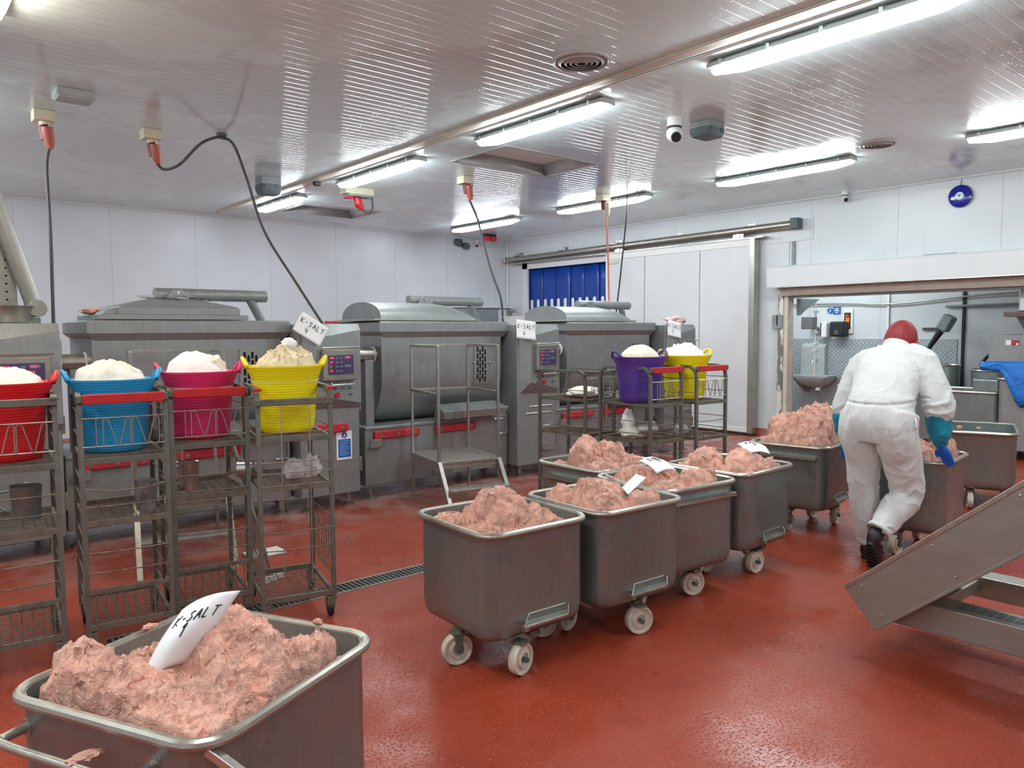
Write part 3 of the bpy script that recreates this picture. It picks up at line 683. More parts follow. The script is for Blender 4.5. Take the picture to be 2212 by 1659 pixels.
cable('orange cable hanging in front of the blue strip curtain', [(7.815, 7.26, 3.17), (7.79, 7.2, 2.55), (7.76, 7.15, 1.93), (7.75, 7.1, 1.68)], 'cable_orange', .012)
cable('black cable hanging from the ceiling right of the orange cable', [(8.07, 7.11, 3.44), (8.03, 7.1, 3.06), (7.96, 7.1, 2.56), (7.84, 7.05, 2.14), (7.76, 7.05, 1.68)], 'black', .010)
tag(MB().box(2.60, 2.68, 7.25, 7.31, ZC - .03, ZC).build('cable_hook', 'dark_box', bevel=.006), 'small green clip holding the looping cable to the ceiling', 'hook')
tag(MB().box(4.27, 4.36, 8.74, 8.80, ZC - .07, ZC - .02).build('sensor', 'black', bevel=.015), 'small black sensor on the beige ceiling strip', 'sensor')
e = thing('evil_eye_charm', 'round cobalt blue glass eye charm on the white wall', 'charm', (XR - .035, 3.72, 3.20))
R_ = Euler((0, -PI / 2, 0)).to_matrix().to_4x4()
MB().lathe([(.001, .03), (.08, .028), (.13, .015), (.135, .0), (.001, 0)], n=40, T=R_).build('blue_disc', 'eye_blue', e)
MB().lathe([(.001, .036), (.045, .034), (.048, .024), (.001, .024)], n=28, T=R_).build('white_ring', 'paper', e)
MB().lathe([(.001, .041), (.030, .038), (.032, .03), (.001, .03)], n=24, T=R_).build('pale_ring', 'eye_pale', e)
MB().lathe([(.001, .045), (.010, .043), (.012, .036), (.001, .036)], n=16, T=R_).build('pupil', 'black', e)
MB().tube([(-.0, 0, .13), (.03, 0, .20)], .004, 6).build('hanging_loop', 'black', e)
# paper notices and fittings on the far wall
t = thing('wall_trunking', 'pale boxed shelf unit on the far wall behind the second mixer', 'cabinet', (9.5, YB, 0))
MB().box(-.62, .62, -.30, 0, 1.30, 2.06).build('box_body', 'grey_box', t, bevel=.006); MB().box(-.66, .68, -.34, 0, 2.06, 2.09).build('top_board', 'white_plastic', t, bevel=.004)
MB().box(.30, .5, -.31, -.298, 1.3, 2.03).build('panel', 'wall', t)
tag(MB().box(9.27, 9.43, YB - .008, YB, 2.13, 2.24).build('blue_notice', 'blue_sign', bevel=.002), 'little blue notice on the far wall above the pale box', 'notice')
# floor drain
dr = thing('floor_drain', 'long slotted steel channel drain across the red floor', 'drain', (0, 4.30, 0))
f = MB(); f.box(.9, 3.5, -.085, -.07, -.02, .003); f.box(.9, 3.5, .07, .085, -.02, .003); f.build('channel_edge', 'steel_ladder', dr)
MB().box(.9, 3.5, -.07, .07, -.06, .0008).build('channel_bed', 'dark_slot', dr)
s = MB(); x = .92
while x < 3.5: s.box(x, x + .012, -.07, .07, 0, .003, Matrix.Identity(4)); x += .032
s.build('grating', 'steel_rack', dr)

# ================================================================== control cabinets
def cabinet(label, X, kind):
    t = thing('control_cabinet', label, 'control cabinet', (X, 6.28, 0), 0, 'control cabinets of the mixers')
    MB().prism([(0, 0), (.58, 0), (.58, .85), (0, .85)], 'z', .13, 1.67).build('cabinet_body', 'steel_mixer', t, bevel=.012)
    # slanted console on the front
    P = [(.03, .0, .92), (.585, .0, .907), (.585, .0, 1.672), (.03, .0, 1.672)]
    Q = [(.11, -.10, 1.045), (.585, -.035, .955), (.585, -.035, 1.62), (.11, -.10, 1.545)]
    m = MB(); m.add(P + Q, [(4, 5, 6, 7), (0, 1, 5, 4), (3, 7, 6, 2), (0, 4, 7, 3), (1, 2, 6, 5)])
    m.build('console', 'steel_mixer', t, bevel=.004, smooth=10)
    ang = math.atan2(.065, .475); T = Matrix.Translation((.11, -.10, 0)) @ Euler((0, 0, ang)).to_matrix().to_4x4()
    s = MB(); x0, x1, z0, z1 = .05, .40, 1.17, 1.45
    s.box(x0, x1, -.055, 0, z0, z1, T); fr = s.build('screen_housing', 'steel_rim', t, bevel=.012)
    MB().box(x0 + .04, x1 - .04, -.058, -.05, z0 + .055, z1 - .05, T).build('screen', 'screen', fr, bevel=.004)
    led = MB(); rnd = random.Random(int(X * 10)); key = MB()
    for r in range(4):
        z = z1 - .085 - r * .038
        for c in range(2 if r == 0 or kind == 0 else 1):
            xx = x0 + .06 + (.16 if c else 0)
            for k in range(3 if r == 0 else 2):
                if rnd.random() < .8: led.box(xx + k * .015, xx + k * .015 + .009, -.0605, -.058, z, z + .018, T)
        for (xa_, xb_) in ((.115, .145), (.16, .19), (.215, .28)):
            if xb_ > .25 and r % 2: continue
            key.box(x0 + xa_, x0 + xb_, -.0602, -.058, z, z + (.014 if xb_ < .25 else .022), T)
    led.build('red_digits', 'led', fr); key.build('key_markings', 'key_print', fr)
    MB().tube([T @ Vector((x0 - .02, -.06, z1 + .012)), T @ Vector((x1 + .02, -.06, z1 + .012))], .008, 8).build('hood_rod', 'steel_bright', fr)
    MB().tube([T @ Vector(p) for p in ((x0 + .08, -.03, z0 - .0), (x0 + .08, -.06, z0 - .035), (x1 - .04, -.06, z0 - .035), (x1 - .04, -.03, z0 - .0))], .005, 6).build('grab_rail', 'steel_bright', fr)
    for (xx, zz, c) in ((.10, 1.105, 'green'), (.19, 1.105, 'eye_blue'), (.28, 1.105, 'green'), (.36, 1.105, 'green'), (.10, 1.045, 'black'), (.21, 1.04, 'red_plastic'), (.36, 1.045, 'green')):
        if kind == 1 and (xx, zz) == (.10, 1.045): continue
        r = .024 if c == 'red_plastic' else .016
        b = MB().cyl(T @ Vector((xx, .0, zz)), T @ Vector((xx, -.012, zz)), r, 16).build('push_button', 'steel_bright' if c != 'red_plastic' else 'red_plastic', t)
        MB().cyl(T @ Vector((xx, -.012, zz)), T @ Vector((xx, -.022, zz)), r * (.62 if c != 'red_plastic' else 1.0), 16).build('button_cap', c, b)
    if kind == 2:
        pth = [(.12, -.006, .70), (.17, -.006, .775), (.50, -.006, .775), (.48, -.006, .70)]
        MB().tube(pth, .006, 6, closed=True).build('recess_outline', 'steel_rim', t)
        pl = MB().loft([[(p[0] + .44, -.022, p[1] + .42) for p in rrect(.20, .30, .05, 0)], [(p[0] + .44, .0, p[1] + .42) for p in rrect(.20, .30, .05, 0)]]).build('service_flap', 'steel_mixer', t, bevel=.004)
        MB().box(.37, .51, -.035, -.015, .535, .56).build('flap_handle', 'steel_bright', pl, bevel=.006)
    else:
        b = MB().prism([(-.02, .70), (.44, .70), (.46, .735), (.44, .785), (-.02, .785)], 'y', -.04, 0).build('bumper', 'red_plastic', t, bevel=.012)
        for xx in (.08, .25, .38): MB().cyl((xx, -.046, .742), (xx, -.038, .742), .014, 12).build('bolt', 'steel_rim', b)
    for z in (.32, .88, 1.42): MB().box(.578, .60, -.0, .03, z, z + .13).build('hinge', 'steel_rim', t, bevel=.003)
    for (x, y) in ((.1, .09), (.5, .09), (.1, .75), (.5, .75)):
        f = MB(); f.cyl((x, y, .03), (x, y, .14), .018, 10); f.lathe([(.06, 0), (.062, .015), (.03, .035), (.015, .04)], (x, y, 0), 20)
        f.build('levelling_foot', 'steel_rim', t)
    return t
cabinet('control cabinet with a large blue-lit display above the red tub', .49, 0)
cabinet('control cabinet with glowing red digits behind the yellow tub, with a blue notice on it', 2.88, 1)
cabinet('control cabinet with a metal flap, in the middle between two domed mixers', 5.37, 2)
cabinet('furthest control cabinet, partly behind the purple and yellow tubs', 7.87, 2)
# blue notice on the cabinet, paper notes
t = thing('safety_notice', 'white notice with a blue text block taped to the cabinet behind the yellow tub', 'notice', (3.30, 6.276, .575))
MB().box(-.08, .075, -.002, 0, -.13, .13).build('sheet', 'paper', t)
bl = MB().box(-.062, .062, -.0035, -.002, -.11, .055).build('text_block', 'blue_sign', t)
q = MB()
for k in range(8): q.box(-.05, .05 - .02 * (k % 3), -.0045, -.0035, .036 - k * .018, .041 - k * .018)
q.build('text_lines', 'print_pale', bl)
MB().cyl((0, -.004, .092), (0, -.002, .092), .028, 24).build('pictogram_disc', 'blue_sign', t)
MB().tube([(-.008, -.006, .075), (.0, -.006, .105), (.008, -.006, .08)], .005, 6).build('pictogram', 'paper', t)
def note(label, loc, rot, text, num, w=.30, h=.21, th=.03, curl=.02, fx=-.11, group='handwritten paper notes'):
    t = thing('paper_note', label, 'paper', loc, 0, group); t.rotation_euler = rot
    sf = lambda x, y: curl * (math.sin(x / w * 3.2) * .5 + (y / h) ** 2)
    rows = [[(w * (u - .5), h * (v - .5), sf(w * (u - .5), h * (v - .5))) for u in [i / 12 for i in range(13)]] for v in [j / 8 for j in range(9)]]
    MB().grid(rows).build('sheet', 'paper', t, solid=.0012, smooth=180)
    m = MB(); write(m, text, fx, .01, .045, .006, .0022, None, sf); write(m, num, fx + .07, -.06, .05, .006, .0022, None, sf)
    m.build('handwriting', 'ink', t)
    return t
# local x right, y up, z towards the reader; R90 turns it upright facing -Y
note('white note reading K-SALT 4 on the cabinet behind the yellow tub, tilted', (2.95, 6.17, 1.625), (R90 := PI / 2 - .25, 0.0, .0), 'K-SALT', '4', w=.27, h=.19)
D.objects['paper_note'].rotation_euler = (Matrix.Rotation(PI / 2 - .2, 3, 'X') @ Matrix.Rotation(-.62, 3, 'Z')).to_euler()
n2 = note('white note reading K-SALT 6 on the middle cabinet, under the bowl', (5.40, 6.165, 1.61), (0, 0, 0), 'K-SALT', '6', w=.25, h=.20)
n2.rotation_euler = (Matrix.Rotation(PI / 2 - .15, 3, 'X') @ Matrix.Rotation(-.12, 3, 'Z')).to_euler()
n3 = note('white note reading K-SALT 5 on the furthest cabinet', (7.90, 6.16, 1.61), (0, 0, 0), 'K-SALT', '5', w=.24, h=.20)
n3.rotation_euler = (Matrix.Rotation(PI / 2 - .15, 3, 'X') @ Matrix.Rotation(-.2, 3, 'Z')).to_euler()
def bowl(label, x, y, z, r, h, mat, lid=True):
    t = thing('plastic_bowl', label, 'bowl', (x, y, z), 0)
    MB().lathe([(.001, .0), (r * .78, .0), (r * .95, h), (r, h), (r * 1.02, h + .008), (r * .93, h + .006), (r * .74, .008), (.001, .008)], n=32).build('bowl_body', mat, t)
    if lid: MB().lathe([(r * .2, h - .01), (r * .2, h + .04), (.001, h + .045)], n=16).build('knob', 'steel_mixer', t)
    return t
bowl('translucent bowl standing on the middle control cabinet', 5.52, 6.50, 1.67, .13, .085, 'bag')
bowl('wide grey bowl standing on the cabinet above the red tub', .80, 6.55, 1.68, .17, .11, 'steel_rim', False)
def crumple(name, label, cat, loc, size, mat, seed, amp=.35, flat=1.0, group=None):
    m = MB(); n, k = 22, 14; rings = []
    for j in range(k):
        ph = -PI / 2 + PI * j / (k - 1) * .98 + .02; ring = []
        for i in range(n):
            th = 2 * PI * i / n; d = Vector((math.cos(th) * math.cos(ph), math.sin(th) * math.cos(ph), math.sin(ph)))
            rr = 1 + amp * noise.noise(d * 2.2 + Vector((seed, 0, 0))) + amp * .5 * noise.noise(d * 6 + Vector((0, seed, 0)))
            ring.append((d.x * rr * size[0], d.y * rr * size[1], max(0, (d.z * rr + .8) * size[2] * flat)))
        rings.append(ring)
    m.loft(rings); o = m.build(name, mat, loc=loc, smooth=50)
    return tag(o, label, cat, group)
crumple('plastic_film', 'crumpled pink film lying on the furthest control cabinet', 'plastic', (8.25, 6.42, 1.67), (.16, .10, .06), 'pink_film', 3.3, .8)
tag(MB().box(3.22, 3.34, 6.4, 6.46, 1.67, 1.70).build('label_strip', 'red_plastic', bevel=.004), 'small red and green strip lying behind the tilted note', 'label')

# ================================================================== mixers
def mixer(label, X, lid='dome'):
    t = thing('meat_mixer', label, 'mixer', (X, 6.42, 0), 0, 'steel meat mixers in a row')
    # base cabinet
    b = MB(); b.box(0, 1.75, 0, .88, .13, .68); b.box(-.0, 1.75, -.012, .3, .665, .70); b.build('base_frame', 'steel_mixer', t, bevel=.01)
    MB().box(.78, .80, -.006, 0, .14, .67).box(1.18, 1.195, -.006, 0, .14, .67).build('panel_seam', 'steel_rim', t)
    # trough
    prof = [(.04, 1.56), (.04, 1.18)]
    for k in range(1, 15):
        a = PI * k / 15; prof.append((.44 - .40 * math.cos(a), 1.18 - .50 * math.sin(a)))
    prof += [(.84, 1.18), (.84, 1.56)]
    tr = MB().prism(prof, 'x', .22, 1.70).build('trough', 'steel_mixer', t, smooth=25)
    # grille on the front following the trough
    def surf(z):
        if z >= 1.18: return .04
        s_ = min(1, (1.18 - z) / .50); return .44 - .40 * math.sqrt(max(0, 1 - s_ * s_))
    g = MB(); zs = [1.46 - .42 * i / 10 for i in range(11)]
    for i in range(10):
        za_, zb_ = zs[i], zs[i + 1]; ya_, yb_ = surf(za_), surf(zb_)
        g.add([(1.33, ya_ - .012, za_), (1.52, ya_ - .012, za_), (1.52, yb_ - .012, zb_), (1.33, yb_ - .012, zb_), (1.33, ya_ + .01, za_), (1.52, ya_ + .01, za_), (1.52, yb_ + .01, zb_), (1.33, yb_ + .01, zb_)], [(0, 3, 2, 1), (0, 1, 5, 4), (3, 7, 6, 2), (0, 4, 7, 3), (1, 2, 6, 5)])
    gr = g.build('vent_grille', 'steel_mixer', t)
    sl = MB()
    for c_ in range(4):
        for r_ in range(5):
            z = 1.435 - .072 * r_ - (.03 if c_ % 2 else 0); x = 1.362 + c_ * .034
            ya_, yb_ = surf(z), surf(z - .055)
            if z - .055 < 1.06: continue
            sl.add([(x, ya_ - .0135, z), (x + .022, ya_ - .0135, z), (x + .022, yb_ - .0135, z - .055), (x, yb_ - .0135, z - .055)], [(0, 3, 2, 1)])
    sl.build('vent_slots', 'dark_slot', gr)
    for x in (1.335, 1.535): MB().lathe([(.014, 0), (.012, .01), (.001, .016)], n=12, T=Matrix.Translation((x, .03, 1.27)) @ Euler((PI / 2, 0, 0)).to_matrix().to_4x4()).build('bolt', 'steel_bright', gr)
    # hood
    rings = []
    for (e, z) in ((.045, 1.535), (0, 1.60), (0, 1.688), (.012, 1.70)):
        rings.append([(.18 + e * 1.6, e, z), (1.78 - e, e, z), (1.78 - e, .90 - e, z), (.18 + e * 1.6, .90 - e, z)])
    MB().loft(rings).build('hood', 'steel_mixer', t, bevel=.003, smooth=20)
    # trunnions and posts
    q = MB(); q.cyl((-.13, .17, 1.38), (.225, .17, 1.38), .065, 24); tn = q.build('trunnion', 'steel_rim', t)
    for x in (.02, .195): MB().lathe([(.066, -.010), (.080, 0), (.066, .010)], (x, .17, 1.38), 28, axis='x').build('seal_ring', 'white_plastic', tn)
    q = MB(); q.cyl((1.70, .30, 1.38), (1.78, .30, 1.38), .09, 24); q.build('trunnion', 'white_plastic', t)
    MB().box(.08, .17, .11, .24, .68, 1.33).build('post', 'steel_mixer', t, bevel=.004)
    # bumpers
    for (x0, x1, n) in ((.09, .60, 3), (.79, 1.30, 2)):
        bp = MB().prism([(x0, .575), (x1, .575), (x1, .655), (x0, .655)], 'y', -.04, 0).build('bumper', 'red_plastic', t, bevel=.014)
        for k in range(n):
            xx = x0 + .07 + (x1 - x0 - .14) * k / (n - 1); MB().cyl((xx, -.047, .615), (xx, -.038, .615), .015, 12).build('bolt', 'steel_rim', bp)
    # discharge chute
    c = MB(); c.add([(.80, -.17, .72), (1.58, -.17, .72), (1.58, .02, .72), (.80, .02, .72), (.78, -.19, .80), (1.62, -.19, .80), (1.58, .02, .86), (.82, .02, .86)],
                    [(0, 3, 2, 1), (0, 1, 5, 4), (1, 2, 6, 5), (2, 3, 7, 6), (3, 0, 4, 7), (4, 5, 6, 7)])
    c.build('discharge_chute', 'steel_mixer', t, bevel=.005)
    MB().tube([(.82, -.03, .72), (.82, -.03, .50)], .012, 8).build('chute_rod', 'steel_rim', t)
    MB().prism([(.03, .50), (.16, .50), (.16, .58), (.06, .58)], 'y', -.05, 0).build('lock_bracket', 'steel_rim', t, bevel=.004)
    MB().tube([(1.60, -.03, .50), (1.72, -.03, .50), (1.72, -.03, .66), (1.55, -.03, .66)], .008, 6).build('grab_handle', 'steel_bright', t)
    for (x, y) in ((.08, .06), (1.67, .06), (.08, .8), (1.67, .8)):
        f = MB(); f.cyl((x, y, .03), (x, y, .14), .02, 10); f.lathe([(.065, 0), (.067, .015), (.035, .035), (.018, .04)], (x, y, 0), 20)
        f.build('levelling_foot', 'steel_rim', t)
    # lid
    if lid == 'dome':
        fl = MB().box(.14, 1.42, .02, .84, 1.705, 1.722).build('lid_flange', 'steel_rim', t, bevel=.003)
        rings = []; xs = [.22 + .0 * k for k in range(1)] + [.22 + .72 * k / 4 for k in range(1, 5)] + [.94 + .42 * math.sin(PI / 2 * k / 9) for k in range(1, 10)]
        for x in xs:
            hh = .175 if x <= .94 else .175 * math.sqrt(max(.0004, 1 - ((x - .94) / .4201) ** 2)) ** .9
            rings.append([(x, .43 - .39 * math.cos(a), 1.72 + hh * math.sin(a) ** .8) for a in [PI * j / 18 for j in range(19)]])
        MB().loft(rings).build('lid', 'steel_mixer', t, smooth=40)
    elif lid == 'hip':
        MB().box(.28, 1.42, .03, .84, 1.705, 1.745).build('lid_flange', 'steel_mixer', t, bevel=.004)
        MB().loft([[(.42, .06, 1.745), (1.36, .06, 1.745), (1.36, .82, 1.745), (.42, .82, 1.745)], [(.42, .06, 1.80), (1.36, .06, 1.80), (1.36, .82, 1.80), (.42, .82, 1.80)], [(.44, .08, 1.815), (1.33, .08, 1.815), (1.33, .80, 1.815), (.44, .80, 1.815)],
                   [(.74, .36, 1.885), (1.10, .36, 1.885), (1.10, .52, 1.885), (.74, .52, 1.885)]]).build('lid', 'steel_mixer', t, bevel=.004)
        MB().prism([(.30, 1.745), (.44, 1.745), (.44, 1.80), (.36, 1.79)], 'y', .1, .8).build('lid_lip', 'steel_mixer', t, bevel=.004)
    q = MB(); q.tube([(.78, .43, 1.925), (1.74, .43, 1.925)], .052, 20); arm = q.build('lid_arm', 'steel_mixer', t, bevel=.004)
    q = MB(); q.prism([(.86, 1.84), (1.04, 1.84), (1.04, 1.90), (.98, 1.965), (.92, 1.965), (.86, 1.90)], 'y', .355, .37); q.build('pivot_plate', 'steel_mixer', arm, bevel=.004)
    MB().cyl((.95, .345, 1.935), (.95, .357, 1.935), .012, 10).build('pivot_bolt', 'steel_bright', arm)
    MB().box(.80, .86, .40, .46, 1.84, 1.92).box(1.17, 1.21, .40, .46, 1.84, 1.92).build('spacer', 'steel_mixer', arm)
    MB().tube([(1.58, .43, 1.92), (1.72, .48, 1.69)], .04, 16).build('arm_strut', 'steel_mixer', t)
    return t
mixer('steel meat mixer with a flat hipped lid, behind the blue and pink tubs', 1.10, 'hip')
mixer('steel meat mixer with a domed lid, behind the step platform', 3.59)
mixer('steel meat mixer with a domed lid in front of the blue strip curtain', 6.07)
# raised lid of the mixer outside the picture
t = thing('raised_mixer_lid', 'raised steel lid and thick lifting tube at the left edge above the bowl', 'mixer lid', (0, 6.42, 0))
MB().box(-.75, .80, .78, .86, 1.72, 2.44).build('lid_plate', 'steel_conveyor', t, bevel=.02)
MB().box(.80, .93, .55, .82, 1.72, 2.45).build('edge_channel', 'steel_conveyor', t, bevel=.01)
bt = MB()
for k in range(7): bt.cyl((.86, .545, 1.86 + k * .06), (.86, .552, 1.86 + k * .06), .008, 8)
bt.build('bolt_row', 'dark_slot', t)
MB().tube([(.70, .42, 2.95), (.83, .42, 2.46), (1.02, .42, 1.80)], .06, 20).build('lifting_tube', 'steel_conveyor', t, bevel=.004)
MB().cyl((1.02, .30, 1.79), (1.02, .54, 1.79), .065, 20).build('pivot_drum', 'steel_conveyor', t, bevel=.006)
MB().box(.70, 1.05, .38, .62, 1.675, 1.72).build('pivot_base', 'steel_conveyor', t, bevel=.006)
MB().box(-1.3, .42, .0, .88, .68, 1.70).box(-1.3, .42, .0, .88, .13, .68).build('mixer_body', 'steel_mixer', t, bevel=.01)
for (x, y) in ((-1.2, .1), (.3, .1), (-1.2, .8), (.3, .8)): MB().cyl((x, y, 0), (x, y, .14), .025, 10).build('foot', 'steel_rim', t)
# scraps and film on the hipped lid
crumple('minced_meat_scrap', 'scrap of minced meat on the corner of the hipped mixer lid', 'meat', (1.42, 6.85, 1.75), (.09, .08, .03), 'meat', 8.1, .35)
crumple('plastic_film', 'crumpled clear film lying on top of the hipped mixer lid', 'plastic', (1.98, 6.84, 1.88), (.2, .09, .02), 'bag', 5.1, .9)

# ================================================================== step platforms
def ladder(label, X, Y, yaw):
    t = thing('step_platform', label, 'steps', (X, Y, 0), yaw, 'step platforms')
    w_, d_ = .59, .67; s = .025
    for i, (x, y) in enumerate(((0, 0), (w_, 0), (0, -d_), (w_, -d_))):
        z0 = 0 if y == 0 else .40
        MB().box(x - s / 2, x + s / 2, y - s / 2, y + s / 2, z0, 1.475).build('post', 'steel_ladder', t, bevel=.003)
    for z in (1.465, 1.04):
        m = MB(); m.bar((0, 0, z), (w_, 0, z), .024); m.bar((0, 0, z), (0, -d_, z), .024); m.bar((w_, 0, z), (w_, -d_, z), .024)
        m.build('guard_rail', 'steel_ladder', t, bevel=.002)
    MB().box(-.02, w_ + .02, -d_ - .02, .02, .415, .44).box(0, w_, -d_, -d_ + .02, .37, .415).box(-.01, .01, -d_, 0, .35, .415).box(w_ - .01, w_ + .01, -d_, 0, .35, .415).build('platform', 'alu_tread', t, bevel=.003)
    MB().add([(-.0, -.12, .415), (0, -d_ + .05, .415), (0, -d_ + .05, .33)], [(0, 1, 2)]).build('gusset', 'steel_ladder', t, solid=.006)
    for x in (0, w_):
        MB().prism([(-d_ - .02, .44), (-d_ + .04, .44), (-d_ - .27, 0), (-d_ - .33, 0)], 'x', x - .018, x + .018).build('stringer', 'steel_ladder', t, bevel=.002)
    MB().box(.015, w_ - .015, -d_ - .26, -d_ - .09, .20, .225).build('tread', 'alu_tread', t, bevel=.003)
    return t
tt = NT('ribbed_tread'); vv = tt.coords(); nn_ = tt.voro(vv, 60.0)
tt.set(base=srgb(176, 174, 168), rough=.4, metal=.8, normal=tt.bump(nn_, .8, .004)); M['alu_tread'] = tt.m
ladder('empty step platform with guard rails in front of the domed mixer', 4.02, 6.26, -.22)
ladder('step platform mostly hidden behind the blue and pink tubs', 1.52, 6.26, -.22)

# ================================================================== wire racks
def rack(label, X, Y, yaw, shelves=(.98, .67), bar='red', style=0, h=1.30, cast='black', guard=True):
    t = thing('wire_rack_trolley', label, 'rack', (X, Y, 0), yaw, 'wire rack trolleys')
    W_, D_ = .41, .58; s = .013
    for x in (s, W_ - s):
        p = [(x, s, .10), (x, s, h - .10), (x, .025, h - .04), (x, .08, h - .005), (x, D_ - .08, h - .005), (x, D_ - .025, h - .04), (x, D_ - s, h - .10), (x, D_ - s, .10)]
        fr = MB().tube(p, .0165, 4).build('side_frame', 'steel_rack', t, smooth=30)
        m = MB()
        for z in (1.20, 1.08, .86, .76, .56, .46, .36, .24): m.tube([(x, s, z), (x, D_ - s, z)], .0035, 5)
        if style == 1:
            for y in [.06 * k for k in range(1, 9)]: m.tube([(x, y, .24), (x, y, .56)], .003, 5)
        m.build('side_wires', 'steel_rack_dark', fr)
    zb = h - .02 if bar != 'low' else 1.225
    bb = MB().box(.0, W_, -.008, .018, zb - .018, zb + .018).build('front_bar', 'steel_rack', t, bevel=.004)
    if bar == 'red': MB().box(.025, W_ - .02, -.016, .022, h - .045, h + .003).build('red_sleeve', 'red_bar', bb, bevel=.005)
    else:
        for x in (.013, W_ - .013): MB().box(x - .018, x + .018, -.014, .022, h - .012, h + .004).build('red_cap', 'red_bar' if bar == 'low' else 'steel_rack', bb, bevel=.004)
    m = MB()
    if style == 0:
        m.tube([(.02, 0, 1.185), (W_ - .02, 0, 1.185)], .0035, 5); m.tube([(.02, 0, 1.045), (W_ - .02, 0, 1.045)], .0035, 5)
        zig = []; x = .075
        ps = [(.085, 0), (.085, 1), (.125, 1), (.125, 0)]
        for a in (.14, .27):
            z_ = [(a, 0), (a, .92), (a + .012, 1), (a + .024, .92), (a + .062, .0), (a + .070, 0), (a + .102, .92), (a + .112, 1), (a + .122, .92), (a + .122, 0)]
            m.tube([(px - .03, -.002, 1.045 + .14 * pz) for px, pz in z_], .0033, 5)
        m.tube([(.08, -.002, 1.045), (.08, -.002, 1.185)], .0033, 5)
    else:
        for z in (1.06, .90, .84): m.tube([(.02, 0, z), (W_ - .02, 0, z)], .0035, 5)
        for x in (.13, .28): m.tube([(x, 0, 1.22), (x, 0, .22)], .0033, 5)
    m.build('retaining_wire', 'steel_rim', t)
    for k, z in enumerate(list(shelves) + [.15]):
        m = MB()
        for (a, b) in (((0, .01), (W_, .01)), ((0, D_ - .01), (W_, D_ - .01))): m.box(a[0] + .02, b[0] - .02, a[1] - .01, a[1] + .01, z - .022, z + .008)
        for x in (.02, W_ - .02): m.box(x - .008, x + .008, .02, D_ - .02, z - .018, z + .006)
        sh = m.build('shelf_frame', 'steel_rack' if k == 0 else 'steel_rack_dark', t, bevel=.002)
        m = MB(); y = .04
        while y < D_ - .02: m.tube([(.02, y, z + .004), (W_ - .02, y, z + .004)], .0026, 4); y += .036
        for x in [.06 + .048 * i for i in range(7)]: m.tube([(x, .02, z - .002), (x, D_ - .02, z - .002)], .003, 4)
        m.build('shelf_mesh', 'steel_rack_dark', sh)
    for z in ((.84, .75, .52, .42) if style == 0 else (.70, .52, .42)):
        sag = -.02 if (z == .84 and bar == 'red' and X < 1) else -.004
        MB().tube([(.02, 0, z), (W_ * .3, -.004, z + sag), (W_ * .7, -.004, z + sag), (W_ - .02, 0, z)], .0035, 5).build('cross_wire', 'steel_rack_dark', t)
    if guard:
        m = MB(); m.box(.02, W_ - .02, -.006, .014, .315, .335)
        for i in range(8): m.tube([(.05 + i * .044, 0, .32), (.05 + i * .044, 0, .15)], .0035, 5)
        m.build('lower_guard', 'steel_rack_dark', t)
    for (x, y) in ((.03, .03), (W_ - .03, .03), (.03, D_ - .03), (W_ - .03, D_ - .03)):
        c_ = MB(); c_.box(x - .022, x + .022, y - .03, y + .03, .055, .12).build('caster_fork', 'steel_rack_dark', t, bevel=.006)
        MB().cyl((x - .014, y + .01, .045), (x + .014, y + .01, .045), .045, 18).build('caster_wheel', cast, t, bevel=.006)
    return t
rack('wire rack holding the red tub, cut by the left edge', .285, 4.20, -.12, bar='grey')
rack('wire rack holding the blue tub, with a red front bar', .775, 4.18, -.13)
rack('wire rack holding the pink tub, with a red front bar', 1.215, 4.245, -.16, shelves=(1.0, .72))
rack('wire rack with a dark bar holding the round-bellied yellow tub, nearest the drain', 1.575, 3.975, -.24, shelves=(1.03, .765), bar='low', style=1, guard=False)
rack('wire rack with a red front bar holding the purple tub', 4.76, 3.94, -.02, shelves=(1.0, .70))
rack('wire rack holding the second yellow tub, furthest right', 5.25, 3.86, -.05, shelves=(1.0, .70))
rack('arched wire rack with a white sack, left of the purple tub', 4.72, 4.62, .05, shelves=(1.0, .70), bar='grey', h=1.25)

# ================================================================== tubs and what is in them
def tub(label, X, Y, z, yaw, mat, rx=.212, ry=.2, H_=.375, hand=(0, PI), sc_=1.0):
    t = thing('flexible_tub', label, 'tub', (X, Y, z), yaw, 'bright flexible tubs')
    prof = [(.001, 0), (.66, 0), (.715, .012), (.74, .04), (.83, .25), (.88, .305), (.985, .355), (1.0, .362), (1.0, .368), (.965, .368), (.86, .31), (.80, .25), (.71, .05), (.001, .05)]
    k = H_ / .368
    m = MB().lathe([(r * rx, zz * k) for r, zz in prof], n=48, sy=ry / rx); m.build('tub_body', mat, t, smooth=60)
    for a in hand:
        path = []
        for i in range(15):
            u = i / 14; w_ = (u - .5) * 2
            ang = a + w_ * .32 * (1 - .25 * (1 - abs(w_)) ); lift = (1 - abs(w_) ** 2.6)
            rr = 1.0 + .07 * lift
            path.append((rx * rr * math.cos(ang * 1.0), ry * rr * math.sin(ang), H_ - .008 + .052 * lift))
        MB().tube(path, [.014 - .004 * math.sin(PI * i / 14) for i in range(15)], 8).build('handle', mat, t, smooth=180)
    return t
